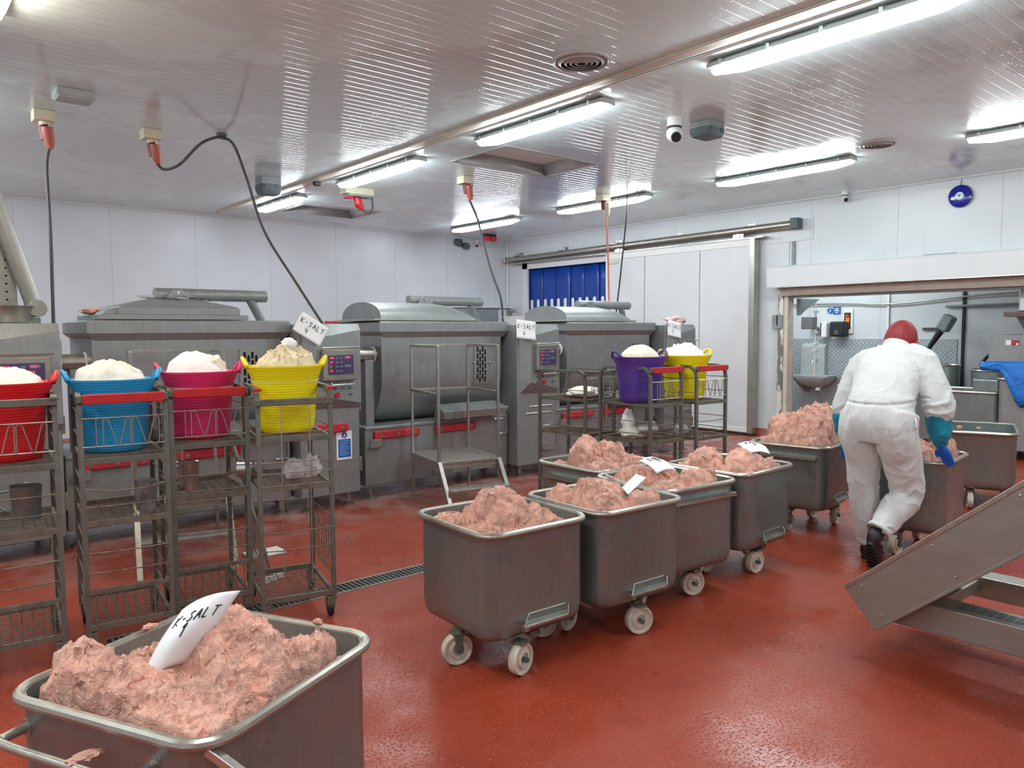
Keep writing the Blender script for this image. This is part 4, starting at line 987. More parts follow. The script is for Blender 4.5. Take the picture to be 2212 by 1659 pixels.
def heap(name, label, cat, X, Y, z, yaw, rx, ry, hgt, mat, seed, rough=.02, peak=(0, 0), lump=6.0, plateau=0, base=-.04):
    m = MB(); nr, na = 26, 72; rings = []
    for i in range(nr + 1):
        r = i / nr; ring = []
        for j in range(na):
            a = 2 * PI * j / na; x = rx * r * math.cos(a); y = ry * r * math.sin(a)
            dx = (x - peak[0]) / rx; dy = (y - peak[1]) / ry; dd = min(1.4, math.hypot(dx, dy))
            s = max(0, 1 - dd / 1.05) if plateau == 0 else max(0, 1 - (dd / 1.05) ** (2 + plateau))
            s = s ** (.75 if plateau == 0 else 1)
            h_ = hgt * s * min(1, (1 - r) * 5 + .02)
            p = Vector((x * lump * 3, y * lump * 3, seed))
            edge = min(1, (1 - r) * 6)
            h_ += rough * edge * (noise.fractal(p, 1.0, 2.0, 4) + .6 * abs(noise.noise(p * 2.3)))
            q = rough * .8 * edge * noise.noise(p * 1.7 + Vector((5, 5, 5)))
            ring.append((x + q * math.cos(a), y + q * math.sin(a), max(h_, base)))
        rings.append(ring)
    rings.append([(p[0] * .98, p[1] * .98, base - .02) for p in rings[-1]])
    m.loft(rings, cap=False); m.f.append(tuple((len(rings) - 1) * na + k for k in range(na)))
    o = m.build(name, mat, loc=(X, Y, z), rot=(0, 0, yaw), smooth=60)
    return tag(o, label, cat, 'heaps of dry ingredients in the tubs')
def at(X, Y, yaw, lx, ly): return (X + lx * math.cos(yaw) - ly * math.sin(yaw), Y + lx * math.sin(yaw) + ly * math.cos(yaw))
TB = [('red tub of flour at the left edge of the view', at(.285, 4.20, -.12, .20, .27), .99, -.1, 'tub_red', 'flour'),
      ('blue tub of flour between the red and pink tubs', at(.775, 4.18, -.13, .185, .27), .99, -.15, 'tub_blue', 'flour'),
      ('pink tub heaped with white and cream powder', at(1.215, 4.245, -.16, .20, .27), 1.01, -.18, 'tub_pink', 'flour_white'),
      ('bright yellow tub heaped with crumbly lumps, on the nearest rack', at(1.575, 3.975, -.24, .20, .25), 1.04, -.35, 'tub_yellow', 'crumb'),
      ('purple tub of smooth cream powder on the middle rack', at(4.76, 3.94, -.02, .15, .25), 1.01, -.25, 'tub_purple', 'cream_powder'),
      ('yellow tub of white lumps behind the purple tub', at(5.25, 3.86, -.05, .17, .27), 1.01, -.3, 'tub_yellow', 'flour_white')]
HP = [(.10, .010, (0, .02), 6, .6), (.115, .022, (-.02, 0), 6, .5), (.135, .012, (-.03, 0), 5, .3), (.155, .035, (.02, 0), 9, 0), (.125, .004, (0, 0), 3, .2), (.12, .028, (-.02, 0), 8, .4)]
names = ['smooth pale flour heaped in the red tub', 'cream flour with a crumbled edge heaped in the blue tub', 'white powder heap in the pink tub', 'crumbly rusk heap rising from the yellow tub on the nearest rack', 'smooth cream dome of powder in the purple tub', 'lumpy white heap in the yellow tub furthest right']
for i, (l, (x, y), z, yw, mt, fl) in enumerate(TB):
    tub(l, x, y, z, yw, mt, .212 if i < 4 else .232, .2 if i < 4 else .21)
    hg, ro, pk, lu, pl = HP[i]
    heap('flour_heap' if i != 3 else 'crumb_heap', names[i], 'flour' if i != 3 else 'crumbs', x, y, z + .345, yw, .186, .175, hg, fl, i * 7.3 + 1, ro, pk, lu, pl)
x, y = TB[2][1]; heap('flour_heap', 'cream lumps leaning on the white powder in the pink tub', 'flour', x + .055, y - .055, 1.362, 0, .085, .07, .10, 'flour', 44.0, .02, (0, 0), 9, 1.0)
x, y = TB[3][1]; crumple('flour_lump', 'white lump on top of the crumbly heap', 'flour', (x + .02, y - .02, 1.505), (.045, .04, .035), 'flour_white', 3.1, .3)
# things on the lower shelves
def jug(label, x, y, z, mat, r=.06, h=.15, side=-1, yaw=0):
    t = thing('measuring_jug', label, 'jug', (x, y, z), yaw, 'jugs on the racks')
    MB().lathe([(.001, 0), (r * .85, 0), (r * .88, .01), (r, h), (r * 1.04, h + .004), (r * .96, h), (r * .83, .012), (.001, .012)], n=28).build('jug_body', mat, t)
    MB().tube(smooth_path([(side * r * .95, 0, h * .9), (side * r * 1.6, 0, h * .85), (side * r * 1.7, 0, h * .5), (side * r * .95, 0, h * .25)], 5), .007, 8).build('jug_handle', mat, t)
    return t
x, y = at(1.195, 4.265, -.20, .13, .2); jug('steel jug with a looped handle under the pink tub', x, y, .725, 'steel_bright')
x, y = at(.775, 4.18, -.13, .31, .16); jug('cloudy plastic jug under the blue tub', x, y, .675, 'cloudy', .055, .15, 1)
x, y = at(.285, 4.20, -.12, .27, .3); jug('dull grey jug on the rack below the red tub', x, y, .675, 'steel_bin', .07, .17)
x, y = at(1.575, 3.975, -.24, .07, .3)
m = MB().lathe([(.001, 0), (.052, 0), (.055, .13), (.05, .135), (.001, .13)], n=26, axis='y'); tag(m.build('steel_can', 'steel_bright', loc=(x, y, .77 + .057), rot=(0, 0, .9)), 'shiny steel can lying under the crumbly yellow tub', 'can')
x, y = at(1.575, 3.975, -.24, .23, .2)
crumple('plastic_bag', 'knotted clear bag with pinkish contents below the yellow tub', 'bag', (x, y, .772), (.06, .05, .06), 'bag', 2.0, .35)
crumple('plastic_bag', 'empty crumpled clear bag next to the knotted bag', 'bag', (x + .10, y - .01, .772), (.055, .04, .065), 'bag', 9.0, .6)
x, y = at(4.76, 3.94, -.02, .28, .2)
m = MB().lathe([(.001, 0), (.065, 0), (.07, .18), (.06, .175), (.055, .01), (.001, .01)], n=26, axis='y'); tag(m.build('steel_can', 'steel_bright', loc=(x, y, .70 + .075), rot=(0, 0, 1.2)), 'shiny open steel can lying under the purple tub', 'can')
crumple('paper_sack', 'folded white sack lying on the shelf below the purple tub', 'sack', (4.95, 4.25, .705), (.17, .12, .05), 'flour', 6.1, .25)
crumple('paper_sack', 'standing peak of white sack paper behind the steel can', 'sack', (5.02, 4.40, .705), (.06, .05, .12), 'paper', 4.1, .4)
crumple('paper_sack', 'greyish white sack on the arched rack left of the purple tub', 'sack', (4.94, 4.85, 1.01), (.16, .15, .05), 'flour', 12.1, .25)
crumple('plastic_bag', 'small clear bag on the rack below the second yellow tub', 'bag', (5.36, 4.1, .71), (.06, .06, .045), 'bag', 21.0, .4)

# ================================================================== meat bins
def bin_(label, X, Y, yaw, face='lug', S=.65, bar=False, handle=None, fc=(0, 0)):
    t = thing('meat_bin', label, 'bin', (X, Y, 0), yaw, 'steel wheeled meat bins')
    w_ = S - .045; inner = w_ - .008
    rings = [rrect(.20, .20, .05, .175), rrect(w_ - .12, w_ - .12, .06, .178), rrect(w_ - .04, w_ - .04, .07, .192), rrect(w_ - .012, w_ - .012, .075, .222), rrect(w_, w_, .08, .27), rrect(w_, w_, .08, .675),
             rrect(w_ + .012, w_ + .012, .085, .690), rrect(inner, inner, .078, .690), rrect(inner, inner, .078, .28), rrect(inner - .04, inner - .04, .07, .21), rrect(.18, .18, .05, .195)]
    MB().loft(rings).build('bin_body', 'steel_bin', t, smooth=50)
    MB().tube(rrect(w_ + .022, w_ + .022, .09, .685), .015, 10, closed=True).build('rim', 'steel_rim', t)
    # under-frame
    m = MB(); m.box(-.27, .27, -.03, .03, .155, .18); m.box(-.03, .03, -.27, .27, .155, .18); m.build('under_frame', 'steel_rack_dark', t, bevel=.004)
    rnd = random.Random(int(X * 100))
    for k, (x, y) in enumerate(((fc[0], -.27 + fc[1]), (-.27, 0), (0, .27), (.27, 0))):
        a = (rnd.uniform(-.5, .5) if k in (0, 2) else rnd.uniform(-.25, .25)) + (0 if True else 0)
        T = Matrix.Translation((x, y, 0)) @ Euler((0, 0, a)).to_matrix().to_4x4()
        f = MB()
        for s_ in ((1,) if k == 0 else (-1, 1)): f.box(-.02, .02, s_ * .030 - .003, s_ * .030 + .003, .065, .16, T)
        f.box(-.03, .03, -.035, .035, .150, .160, T); fk = f.build('caster_fork', 'steel_rack', t, bevel=.003)
        T2 = T @ Matrix.Translation((0.0, 0, .076))
        pr = [(.001, -.012), (.028, -.012), (.030, -.024), (.040, -.024), (.042, -.012), (.060, -.012), (.064, -.021), (.073, -.021), (.0755, -.015), (.0755, .015), (.073, .021), (.064, .021), (.060, .012), (.042, .012), (.040, .024), (.030, .024), (.028, .012), (.001, .012)]
        MB().lathe(pr, n=36, axis='y', T=T2).build('wheel', 'nylon', t, smooth=30)
        MB().cyl(T2 @ Vector((0, -.042, 0)), T2 @ Vector((0, .042, 0)), .012, 10).build('axle_bolt', 'dark_box', fk)
    if face == 'lug':
        m = MB(); y = -w_ / 2
        m.prism([(.03, .225), (.23, .225), (.25, .235), (.06, .235)], 'y', y - .045, y - .0) if False else None
        m.add([(-.12, y - .04, .238), (.14, y - .04, .238), (.14, y - .04, .250), (-.12, y - .04, .250), (-.09, y, .248), (.17, y, .248), (.17, y, .258), (-.09, y, .258)], [(0, 1, 2, 3), (3, 2, 6, 7), (0, 4, 5, 1), (0, 3, 7, 4), (1, 5, 6, 2)])
        m.tube([(-.125, y - .038, .250), (-.07, y - .002, .288), (.155, y - .002, .288)], .004, 6)
        m.tube([(.14, y - .038, .250), (.175, y - .004, .282)], .004, 6)
        m.box(-.13, -.105, y - .048, y - .025, .228, .252)
        m.build('tipping_lug', 'steel_rim', t, bevel=.002)
    if bar:
        m = MB(); x = -w_ / 2; m.box(x - .035, x, -.24, .2, .605, .612); m.box(x - .035, x - .029, -.24, .2, .59, .612)
        m.build('push_bar', 'steel_rim', t, bevel=.002)
    if handle == 'tube':
        x = -w_ / 2
        MB().tube(smooth_path([(x + .005, .27, .61), (x - .05, .27, .61), (x - .075, .245, .61), (x - .078, .0, .61), (x - .075, -.13, .61), (x - .05, -.165, .61), (x + .005, -.165, .61)], 5), .012, 12).build('push_handle', 'steel_rim', t, smooth=180)
        for y in (.27, -.165): MB().lathe([(.001, -.002), (.022, -.002), (.022, .004), (.001, .004)], (x, y, .61), 16, axis='x').build('handle_flange', 'steel_rim', t)
        y = -w_ / 2
        MB().tube([(-.30, y + .02, .664), (-.285, y - .08, .61), (-.25, y - .26, .50)], .016, 4).build('tipping_arm', 'steel_bright', t, bevel=.003)
    if handle == 'right':
        m = MB(); y = -w_ / 2; m.box(-.30, .27, y - .03, y, .615, .622); m.box(-.30, .27, y - .03, y - .024, .60, .622); m.build('push_bar', 'steel_rim', t, bevel=.002)
    return t
BINS = [
 ('meat bin in the foreground, filling the lower left corner', .682, 2.13, .462, dict(face=None, handle='tube', S=.70)),
 ('front meat bin of the diagonal row, with two white wheels in full view', 2.389, 2.925, -.04, dict(fc=(-.10, -.01))),
 ('second meat bin in the diagonal row, behind the front one', 3.083, 2.879, -.055, {}),
 ('third meat bin in the diagonal row, its side half hidden, bar under the rim', 3.757, 2.991, -.09, dict(face=None, handle='right', fc=(.03, .07))),
 ('rightmost meat bin in the diagonal row, with the note flat on its meat', 4.475, 3.014, .03, dict(fc=(-.05, .04))),
 ('meat bin furthest back in the row, near the step platform', 3.901, 3.688, .02, dict(bar=True)),
 ('tall-heaped meat bin standing left of the person', 5.848, 3.256, .135, dict(bar=True, fc=(.17, .05))),
 ('meat bin the person is pushing', 5.81, 2.385, .12, dict(face=None)),
 ('nearly empty steel bin to the right beyond the person, in front of the back room', 7.80, 2.66, .33, dict(face=None, S=.72)),
]
for (l, x, y, a, kw) in BINS: last_bin = bin_(l, x, y, a, **kw)
last_bin.scale = (1.22, 1.0, 1.0)

def meat(label, X, Y, yaw, base, lumps, seed, res=120, half=.288, small=26, amp=.02, name='minced_meat', grow=1.0):
    rnd = random.Random(seed); L = list(lumps)
    for k in range(small):
        src = rnd.choice(lumps); a = rnd.uniform(0, 2 * PI); r = rnd.uniform(.2, 1.0)
        x = src[0] + src[3] * r * math.cos(a); y = src[1] + src[4] * r * math.sin(a)
        s_ = rnd.uniform(.025, .06) * grow; zc = src[2] * math.sqrt(max(0, 1 - r * r)) ; L.append((x, y, zc + s_ * rnd.uniform(.15, .6), s_ * rnd.uniform(1.0, 1.9), s_ * rnd.uniform(.8, 1.4)))
    xs = [half * (2 * i / res - 1) for i in range(res + 1)]
    grid = []
    for yy in xs:
        row = []
        for xx in xs:
            w1 = noise.noise_vector(Vector((xx * 9, yy * 9, seed))) * .022 + noise.noise_vector(Vector((xx * 24, yy * 24, seed + 3))) * .010
            x, y = xx + w1.x, yy + w1.y
            h_ = 0.0
            for (lx, ly, lh, rx, ry) in L:
                d = ((x - lx) / rx) ** 2 + ((y - ly) / ry) ** 2
                if d < 1: h_ = max(h_, lh * (1 - d) ** .42)
            p = Vector((xx * 14, yy * 14, h_ * 10 + seed)); q_ = noise.noise(Vector((xx * 11 + 7, yy * 11, h_ * 9 + seed))); tq = max(.12, min(1, .5 + 1.7 * q_))
            h_ += amp * noise.fractal(p, .8, 2.1, 5)
            rd = 1 - abs(noise.noise(p * 2.7)) * 2; h_ += amp * .55 * rd * rd * rd; r2 = 1 - abs(noise.noise(p * 6.1)) * 2; h_ += amp * .34 * tq * max(0, r2) ** 3
            edge = min(1, (half - max(abs(xx), abs(yy))) / .03)
            h_ = h_ * edge + (-.05) * (1 - edge)
            v = noise.noise_vector(p * 2.1) * amp * .9 + noise.noise_vector(p * 5.3) * amp * .5 * tq + noise.noise_vector(p * 11) * amp * .20 * tq
            qx, qy = max(-half, min(half, xx + v.x * edge)), max(-half, min(half, yy + v.y * edge)); cr = half - .078
            ex, ey = abs(qx) - cr, abs(qy) - cr
            if ex > 0 and ey > 0:
                k_ = max(ex, ey) / math.hypot(ex, ey); qx = math.copysign(cr + ex * k_, qx); qy = math.copysign(cr + ey * k_, qy)
            row.append((qx, qy, max(-.08, h_ + v.z * .4)))
        grid.append(row)
    m = MB().grid(grid)
    # close the underside so that the mass has a body
    n = res + 1; ring = [j for j in range(n)] + [i * n + res for i in range(1, n)] + [res * n + j for j in range(res - 1, -1, -1)] + [i * n for i in range(res - 1, 0, -1)]
    o0 = len(m.v); m.v += [Vector((m.v[i].x * .9, m.v[i].y * .9, -.20)) for i in ring]
    k = len(ring); m.f += [(ring[(i + 1) % k], ring[i], o0 + i, o0 + (i + 1) % k) for i in range(k)]; m.f.append(tuple(o0 + i for i in range(k)))
    o = m.build(name, 'meat', loc=(X, Y, base), rot=(0, 0, yaw), smooth=180)
    return tag(o, label, 'meat', 'minced meat in the bins')
meat('minced meat mounded in the foreground bin, a curled note standing in it', .682, 2.13, .462, .62,
     [(-.22, .19, .15, .09, .10), (-.16, .12, .12, .10, .13), (-.10, .02, .10, .15, .13), (.05, -.03, .19, .15, .19), (.01, -.16, .15, .15, .12), (-.17, -.14, .09, .18, .20), (.15, -.245, .12, .085, .06), (-.02, .14, .07, .16, .12)], 5, 300, .318, 34, .017)
meat('minced meat piled at the back of the front bin of the row', 2.389, 2.925, -.04, .60,
     [(.0, .0, .215, .15, .16), (-.05, .06, .15, .13, .12), (.10, -.13, .13, .12, .12), (-.17, .18, .075, .11, .10), (-.14, -.06, .07, .13, .16), (.0, -.2, .05, .2, .1)], 11, 170, .288, 26, .017)
meat('minced meat under the folded note in the second bin', 3.083, 2.879, -.055, .60,
     [(-.04, .02, .185, .15, .15), (-.13, .2, .12, .12, .09), (.10, -.19, .13, .12, .10), (-.10, -.10, .12, .16, .14), (.10, .1, .1, .14, .12)], 23, 160, .288, 24, .017)
meat('minced meat in the third bin, its note slumped over a hollow', 3.757, 2.991, -.09, .60,
     [(-.12, .14, .15, .15, .13), (-.02, .05, .14, .16, .14), (.12, -.14, .15, .13, .12), (-.12, -.12, .09, .15, .14), (.06, -.24, .09, .16, .06)], 31, 150, .288, 24, .017)
meat('minced meat in two humps in the rightmost bin of the row', 4.475, 3.014, .03, .62,
     [(-.11, .11, .18, .12, .12), (-.15, .2, .08, .12, .09), (.05, -.08, .17, .15, .14), (.12, -.22, .10, .12, .08), (-.12, -.10, .08, .15, .14)], 43, 150, .288, 20, .015)
meat('high craggy pile of minced meat in the bin furthest back', 3.901, 3.688, .02, .60,
     [(-.09, .03, .26, .13, .12), (.02, -.07, .22, .14, .13), (.12, -.18, .14, .12, .11), (-.12, -.12, .12, .14, .14), (-.18, .2, .05, .1, .09)], 57, 150, .288, 34, .02, grow=1.15)
meat('very high heap of folded minced meat left of the person', 5.848, 3.256, .135, .64,
     [(.02, -.12, .36, .18, .16), (.08, .0, .30, .16, .16), (-.06, .10, .27, .17, .15), (-.13, -.05, .20, .15, .2), (-.2, .05, .12, .09, .2), (.1, -.2, .25, .16, .08)], 61, 150, .288, 44, .018, grow=1.5)
meat('minced meat in the bin being pushed, heaped beyond the gloved hand', 5.81, 2.385, .12, .62,
     [(.13, -.19, .20, .12, .09), (.05, .0, .16, .2, .2), (-.1, -.1, .10, .15, .15), (-.12, .15, .12, .15, .12)], 71, 150, .288, 24, .017)
crumple('minced_meat_scrap', 'little scrap of meat on the rim of the nearly empty bin', 'meat', (7.50, 2.66, .70), (.03, .02, .016), 'meat', 4.0, .5, group='meat scraps')
crumple('minced_meat_scrap', 'second little scrap of meat on the rim of the nearly empty bin', 'meat', (7.55, 2.52, .70), (.025, .02, .014), 'meat', 6.0, .5, group='meat scraps')
crumple('minced_meat_scrap', 'crumb of meat on the far rim of the foreground bin', 'meat', (.628, 2.458, .700), (.02, .014, .010), 'meat', 17.0, .5, group='meat scraps')
crumple('minced_meat_scrap', 'crumb of meat on the rim of the foreground bin near its right-hand corner', 'meat', (1.038, 2.174, .698), (.012, .016, .008), 'meat', 27.0, .5, group='meat scraps')
crumple('minced_meat_scrap', 'smear of meat stuck on the push handle of the foreground bin', 'meat', (.345, 1.955, .618), (.035, .02, .006), 'meat', 7.0, .6, group='meat scraps')

# ---- notes lying on the meat: sheets bent over what is below them
def sheet(label, P, text, num, bend, size=(.21, .297), th=.0012, wr=True, ts=.035):
    """P: three corners (lower left, lower right, upper left) in the room; BEND(u,v): lift along the sheet's normal"""
    a, b, c_ = map(Vector, P); ux, uy = (b - a), (c_ - a); nn = ux.cross(uy).normalized()
    f = lambda u, v: a + ux * u + uy * v + nn * bend(u, v)
    t = thing('paper_note', label, 'paper', tuple(f(.5, .5)), 0, 'handwritten paper notes'); o_ = f(.5, .5)
    rows = [[f(i / 14, j / 14) - o_ for i in range(15)] for j in range(15)]
    MB().grid(rows).build('sheet', 'paper', t, solid=th, smooth=180)
    m = MB()
    def wr_(s_, u0, v0, h_):
        u = u0
        for ch in s_:
            for st in GL.get(ch, []):
                for p, q in zip(st[:-1], st[1:]):
                    path = []
                    for k in range(4):
                        x = u + (p[0] + (q[0] - p[0]) * k / 3) * h_ * .7; y = v0 + (p[1] + (q[1] - p[1]) * k / 3) * h_
                        path.append(f(x, y) + nn * .0022 - o_)
                    m.tube(path, .0017, 4)
            u += h_ * .8
    wr_(text, .18, .62, ts / uy.length); wr_(num, .42, .40, ts * 1.3 / uy.length)
    m.build('handwriting', 'ink', t)
    return t
sheet('big curled note reading K-SALT standing in the foreground meat', [(.505, 2.12, .70), (.65, 2.07, .735), (.625, 2.15, .855)], 'K-SALT', '1', lambda u, v: .045 * math.sin(PI * v) - .05 * (u - .5) ** 2 * 4 + .03 * math.sin(PI * u), ts=.03)
sheet('small V-folded note standing on the meat of the second bin', [(3.15, 2.87, .79), (3.35, 2.80, .77), (3.19, 2.98, .79)], 'K', '', lambda u, v: -.10 * (1 - abs(2 * u - 1)) * 1.0)
sheet('note slumped over the meat of the third bin', [(3.59, 2.92, .745), (3.76, 2.91, .745), (3.60, 3.07, .80)], 'SALT', '4', lambda u, v: .02 * math.sin(PI * u) + .015 * math.sin(PI * v))
sheet('note lying flat on the meat of the rightmost bin of the row', [(4.50, 2.90, .765), (4.68, 2.83, .755), (4.60, 3.04, .81)], 'SALT', '6', lambda u, v: .02 * math.sin(PI * u) + .015 * math.sin(PI * v))
sheet('small note tucked in the very high heap left of the person', [(5.93, 3.06, .92), (6.08, 3.0, .91), (5.97, 3.15, .96)], 'K', '', lambda u, v: .02 * math.sin(PI * u))

# ================================================================== inclined conveyor in the right foreground
cv = thing('inclined_conveyor', 'steel inclined conveyor rising out of the right edge of the view', 'conveyor', (3.72, 1.75, 0))
a0 = Vector((0, .079, .314)); a1 = Vector((0, -.084, .122)); dr_ = Vector((0, -.688 - .079, .961 - .314)).normalized()
Lc = 2.6
def panel(x0, x1, pa, pb, L_=Lc, s0=0.0):
    p = [Vector((0, *q)) for q in ()]
    m = MB(); A, B = pa + dr_ * s0, pb + dr_ * s0; C_, D_ = B + dr_ * L_, A + dr_ * L_
    vs = [(x0, q.y, q.z) for q in (A, B, C_, D_)] + [(x1, q.y, q.z) for q in (A, B, C_, D_)]
    return m.add(vs, [(0, 1, 2, 3), (7, 6, 5, 4), (0, 4, 5, 1), (1, 5, 6, 2), (2, 6, 7, 3), (3, 7, 4, 0)])
panel(0, .012, a0, a1).build('side_panel', 'steel_conveyor', cv, bevel=.002)
panel(.50, .512, a0, a1).build('side_panel', 'steel_conveyor', cv, bevel=.002)
perp = (a1 - a0).normalized()
panel(-.004, .03, a0, a0 + perp * .022).build('top_flange', 'steel_rim', cv, bevel=.003)
panel(-.004, .012, a1 - perp * .016, a1).build('bottom_flange', 'steel_conveyor', cv, bevel=.003)
panel(.012, .50, a0 + perp * .06, a0 + perp * .075, Lc - .02, .02).build('belt', 'white_plastic', cv)
panel(.012, .50, a1 - perp * .03, a1 - perp * .018, Lc - .02, .02).build('belt_return', 'trim_beige', cv)
for s_ in (.08, .50, .95, 1.4):
    for e in (.045, .205):
        c0 = a0 + perp * e + dr_ * s_
        MB().lathe([(.007, 0), (.006, .004), (.001, .006)], (0, 0, 0), 10, T=Matrix.Translation((0, c0.y, c0.z)) @ Euler((0, -PI / 2, 0)).to_matrix().to_4x4()).build('screw', 'steel_rim', cv)
# base frame of the conveyor
MB().box(.11, .28, -2.6, .02, .150, .285).build('base_beam', 'steel_conveyor', cv, bevel=.006)
gm = MB()
for k in range(34): gm.box(.155, .245, -.42 - .040 * k, -.42 - .040 * k + .032, .2855, .287)
gm.build('beam_grating', 'dark_box', cv)
MB().box(.70, .84, -2.6, -.14, .19, .30).build('rear_beam', 'steel_rim', cv, bevel=.006)
MB().box(.28, .70, -.30, -.22, .22, .28).build('cross_beam', 'steel_conveyor', cv, bevel=.004)
m = MB(); m.prism([(-.05, .17), (-.25, .17), (-.25, .30), (-.12, .30)], 'x', .62, .70); m.cyl((.60, -.16, .22), (.66, -.16, .22), .04, 16); m.build('bearing_block', 'steel_rim', cv, bevel=.006)
for (x, y) in ((.19, -1.9), (.77, -1.9)):
    MB().cyl((x, y, 0), (x, y, .19), .03, 12).build('foot', 'steel_rim', cv)
m = MB()
for x in (.19, .77): m.cyl((x, -.9, 0), (x, -.9, .19), .025, 12)
m.build('foot', 'steel_rim', cv)
MB().box(.05, .46, -1.9, -1.82, .24, 1.60).build('support_post', 'steel_conveyor', cv, bevel=.006)
# small scraps on the floor, plates under the racks
tag(MB().box(2.02, 2.28, 5.25, 5.42, .002, .02).build('white_plate', 'white_plastic', bevel=.004), 'white plastic plate lying on the floor behind the pink tub rack', 'plate')
sq = thing('floor_squeegee', 'thin steel squeegee leaning behind the yellow tub rack', 'squeegee', (1.95, 4.72, 0), .4)
MB().tube([(0, 0, .02), (-.14, .22, 1.05)], .012, 8).build('squeegee_handle', 'steel_ladder', sq); MB().box(-.09, .09, -.01, .01, 0, .04).build('squeegee_blade', 'white_plastic', sq, bevel=.004)

# ================================================================== the person
def rings_along(pts, n=24):
    """pts: (centre, half width along a, half depth along b) -> loft; the rings stand across the path"""
    P = [Vector(p[0]) for p in pts]; out = []; a = None
    for i, (c_, ra, rb, *ax) in enumerate(pts):
        d = (P[min(i + 1, len(P) - 1)] - P[max(i - 1, 0)]).normalized()
        if ax: a = Vector(ax[0])
        elif a is None: a = Vector((0, 1, 0))
        a = (a - d * a.dot(d)).normalized(); b = d.cross(a)
        out.append([P[i] + a * math.cos(t) * ra + b * math.sin(t) * rb for t in [2 * PI * k / n for k in range(n)]])
    return out
def densify(pts, sub=4):
    """smooth the centres and radii between the stations"""
    C_ = smooth_path([p[0] for p in pts], sub); R1 = smooth_path([(p[1], p[2], 0) for p in pts], sub)
    return [(C_[i], R1[i].x, R1[i].y) for i in range(len(C_))]
def limb(mb, pts, sub=4, n=24): mb.loft(rings_along(densify(pts, sub), n)); return mb
def ball(mb, c_, r, sx=1, sy=1, sz=1, n=20):
    mb.loft([[(c_[0] + r * sx * math.cos(t) * math.cos(p), c_[1] + r * sy * math.sin(t) * math.cos(p), c_[2] + r * sz * math.sin(p)) for t in [2 * PI * k / n for k in range(n)]] for p in [(-88 + 176 * j / 12) * PI / 180 for j in range(13)]])
    return mb
def remesh(o, vs, sm=6, fac=.6):
    m = o.modifiers.new('r', 'REMESH'); m.mode = 'VOXEL'; m.voxel_size = vs; m.use_smooth_shade = True
    s_ = o.modifiers.new('s', 'SMOOTH'); s_.iterations = sm; s_.factor = fac
    return o
def bake(o):
    """apply the modifiers, so that the folds can be pressed into the cloth"""
    bpy.context.view_layer.update(); dg = bpy.context.evaluated_depsgraph_get()
    me = D.meshes.new_from_object(o.evaluated_get(dg)); o.modifiers.clear(); o.data = me; me.shade_smooth(); return o

V = Vector
# joints (metres, room axes: the person leans towards +X)
hipL, hipR = V((5.17, 2.44, .93)), V((5.17, 2.23, .94))
kneeL, kneeR = V((5.27, 2.46, .50)), V((5.33, 2.21, .49))
ankL, ankR = V((5.33, 2.44, .09)), V((5.02, 2.27, .235))
pel = V((5.17, 2.335, 1.00)); waist = V((5.25, 2.345, 1.14)); chest = V((5.42, 2.38, 1.31)); upper = V((5.50, 2.39, 1.40)); nk = V((5.575, 2.40, 1.475))
shL, shR = V((5.49, 2.585, 1.355)), V((5.49, 2.205, 1.385))
elL, elR = V((5.42, 2.70, 1.06)), V((5.45, 2.075, 1.09))
wrL, wrR = V((5.47, 2.70, .79)), V((5.49, 2.055, .81))
hd = V((5.655, 2.405, 1.54))
P_ = thing('person', 'person in white coverall and red hair net pushing a meat bin', 'person', (0, 0, 0))
# body, one skin
b = MB()
limb(b, [(pel + V((0, 0, -.06)), .15, .10), (pel, .155, .105), (waist, .135, .10), (chest, .165, .115), (upper, .15, .09), (nk + V((-.03, 0, -.03)), .065, .06)])
limb(b, [(upper + V((.02, 0, .02)), .06, .06), (nk, .056, .058), (nk + V((.045, 0, .05)), .055, .058), (hd + V((-.03, 0, -.03)), .06, .07)])
ball(b, hd + V((0, 0, .0)), .098, .98, .80, 1.12)
ball(b, hd + V((.045, 0, -.055)), .07, .8, .82, .95)
ball(b, hd + V((.098, 0, -.025)), .018, 1.0, .8, 1.4, 10)        # nose
for s_ in (-1, 1):
    ball(b, hd + V((-.0, s_ * .083, -.028)), .030, .7, .35, 1.1, 12)      # ears
    ball(b, hd + V((.075, s_ * .032, .012)), .014, .8, 1.2, .6, 10)   # brows
ball(b, hd + V((.088, 0, -.068)), .018, .6, 1.3, .5, 10)          # lips
for (h_, k_, a_, toe) in ((hipL, kneeL, ankL, V((.16, 0, -.055))), (hipR, kneeR, ankR, V((.035, .02, -.13)))):
    limb(b, [(h_ + V((0, 0, .04)), .088, .095), (h_.lerp(k_, .35), .08, .085), (h_.lerp(k_, .75), .062, .066), (k_, .055, .06), (k_.lerp(a_, .35), .055, .058), (a_.lerp(k_, .15), .036, .04), (a_, .038, .042)])
    limb(b, [(a_ + V((-.005, 0, -.02)), .030, .030), (a_ + toe * .5, .028, .024), (a_ + toe * .9, .024, .016)])
for (s0, e0, w0) in ((shL, elL, wrL), (shR, elR, wrR)):
    limb(b, [(upper.lerp(s0, .55), .06, .06), (s0, .055, .055), (s0.lerp(e0, .5), .046, .048), (e0, .038, .04), (e0.lerp(w0, .35), .038, .040), (w0, .024, .030)])
body = remesh(b.build('body', 'skin', P_, smooth=180), .011, 4)
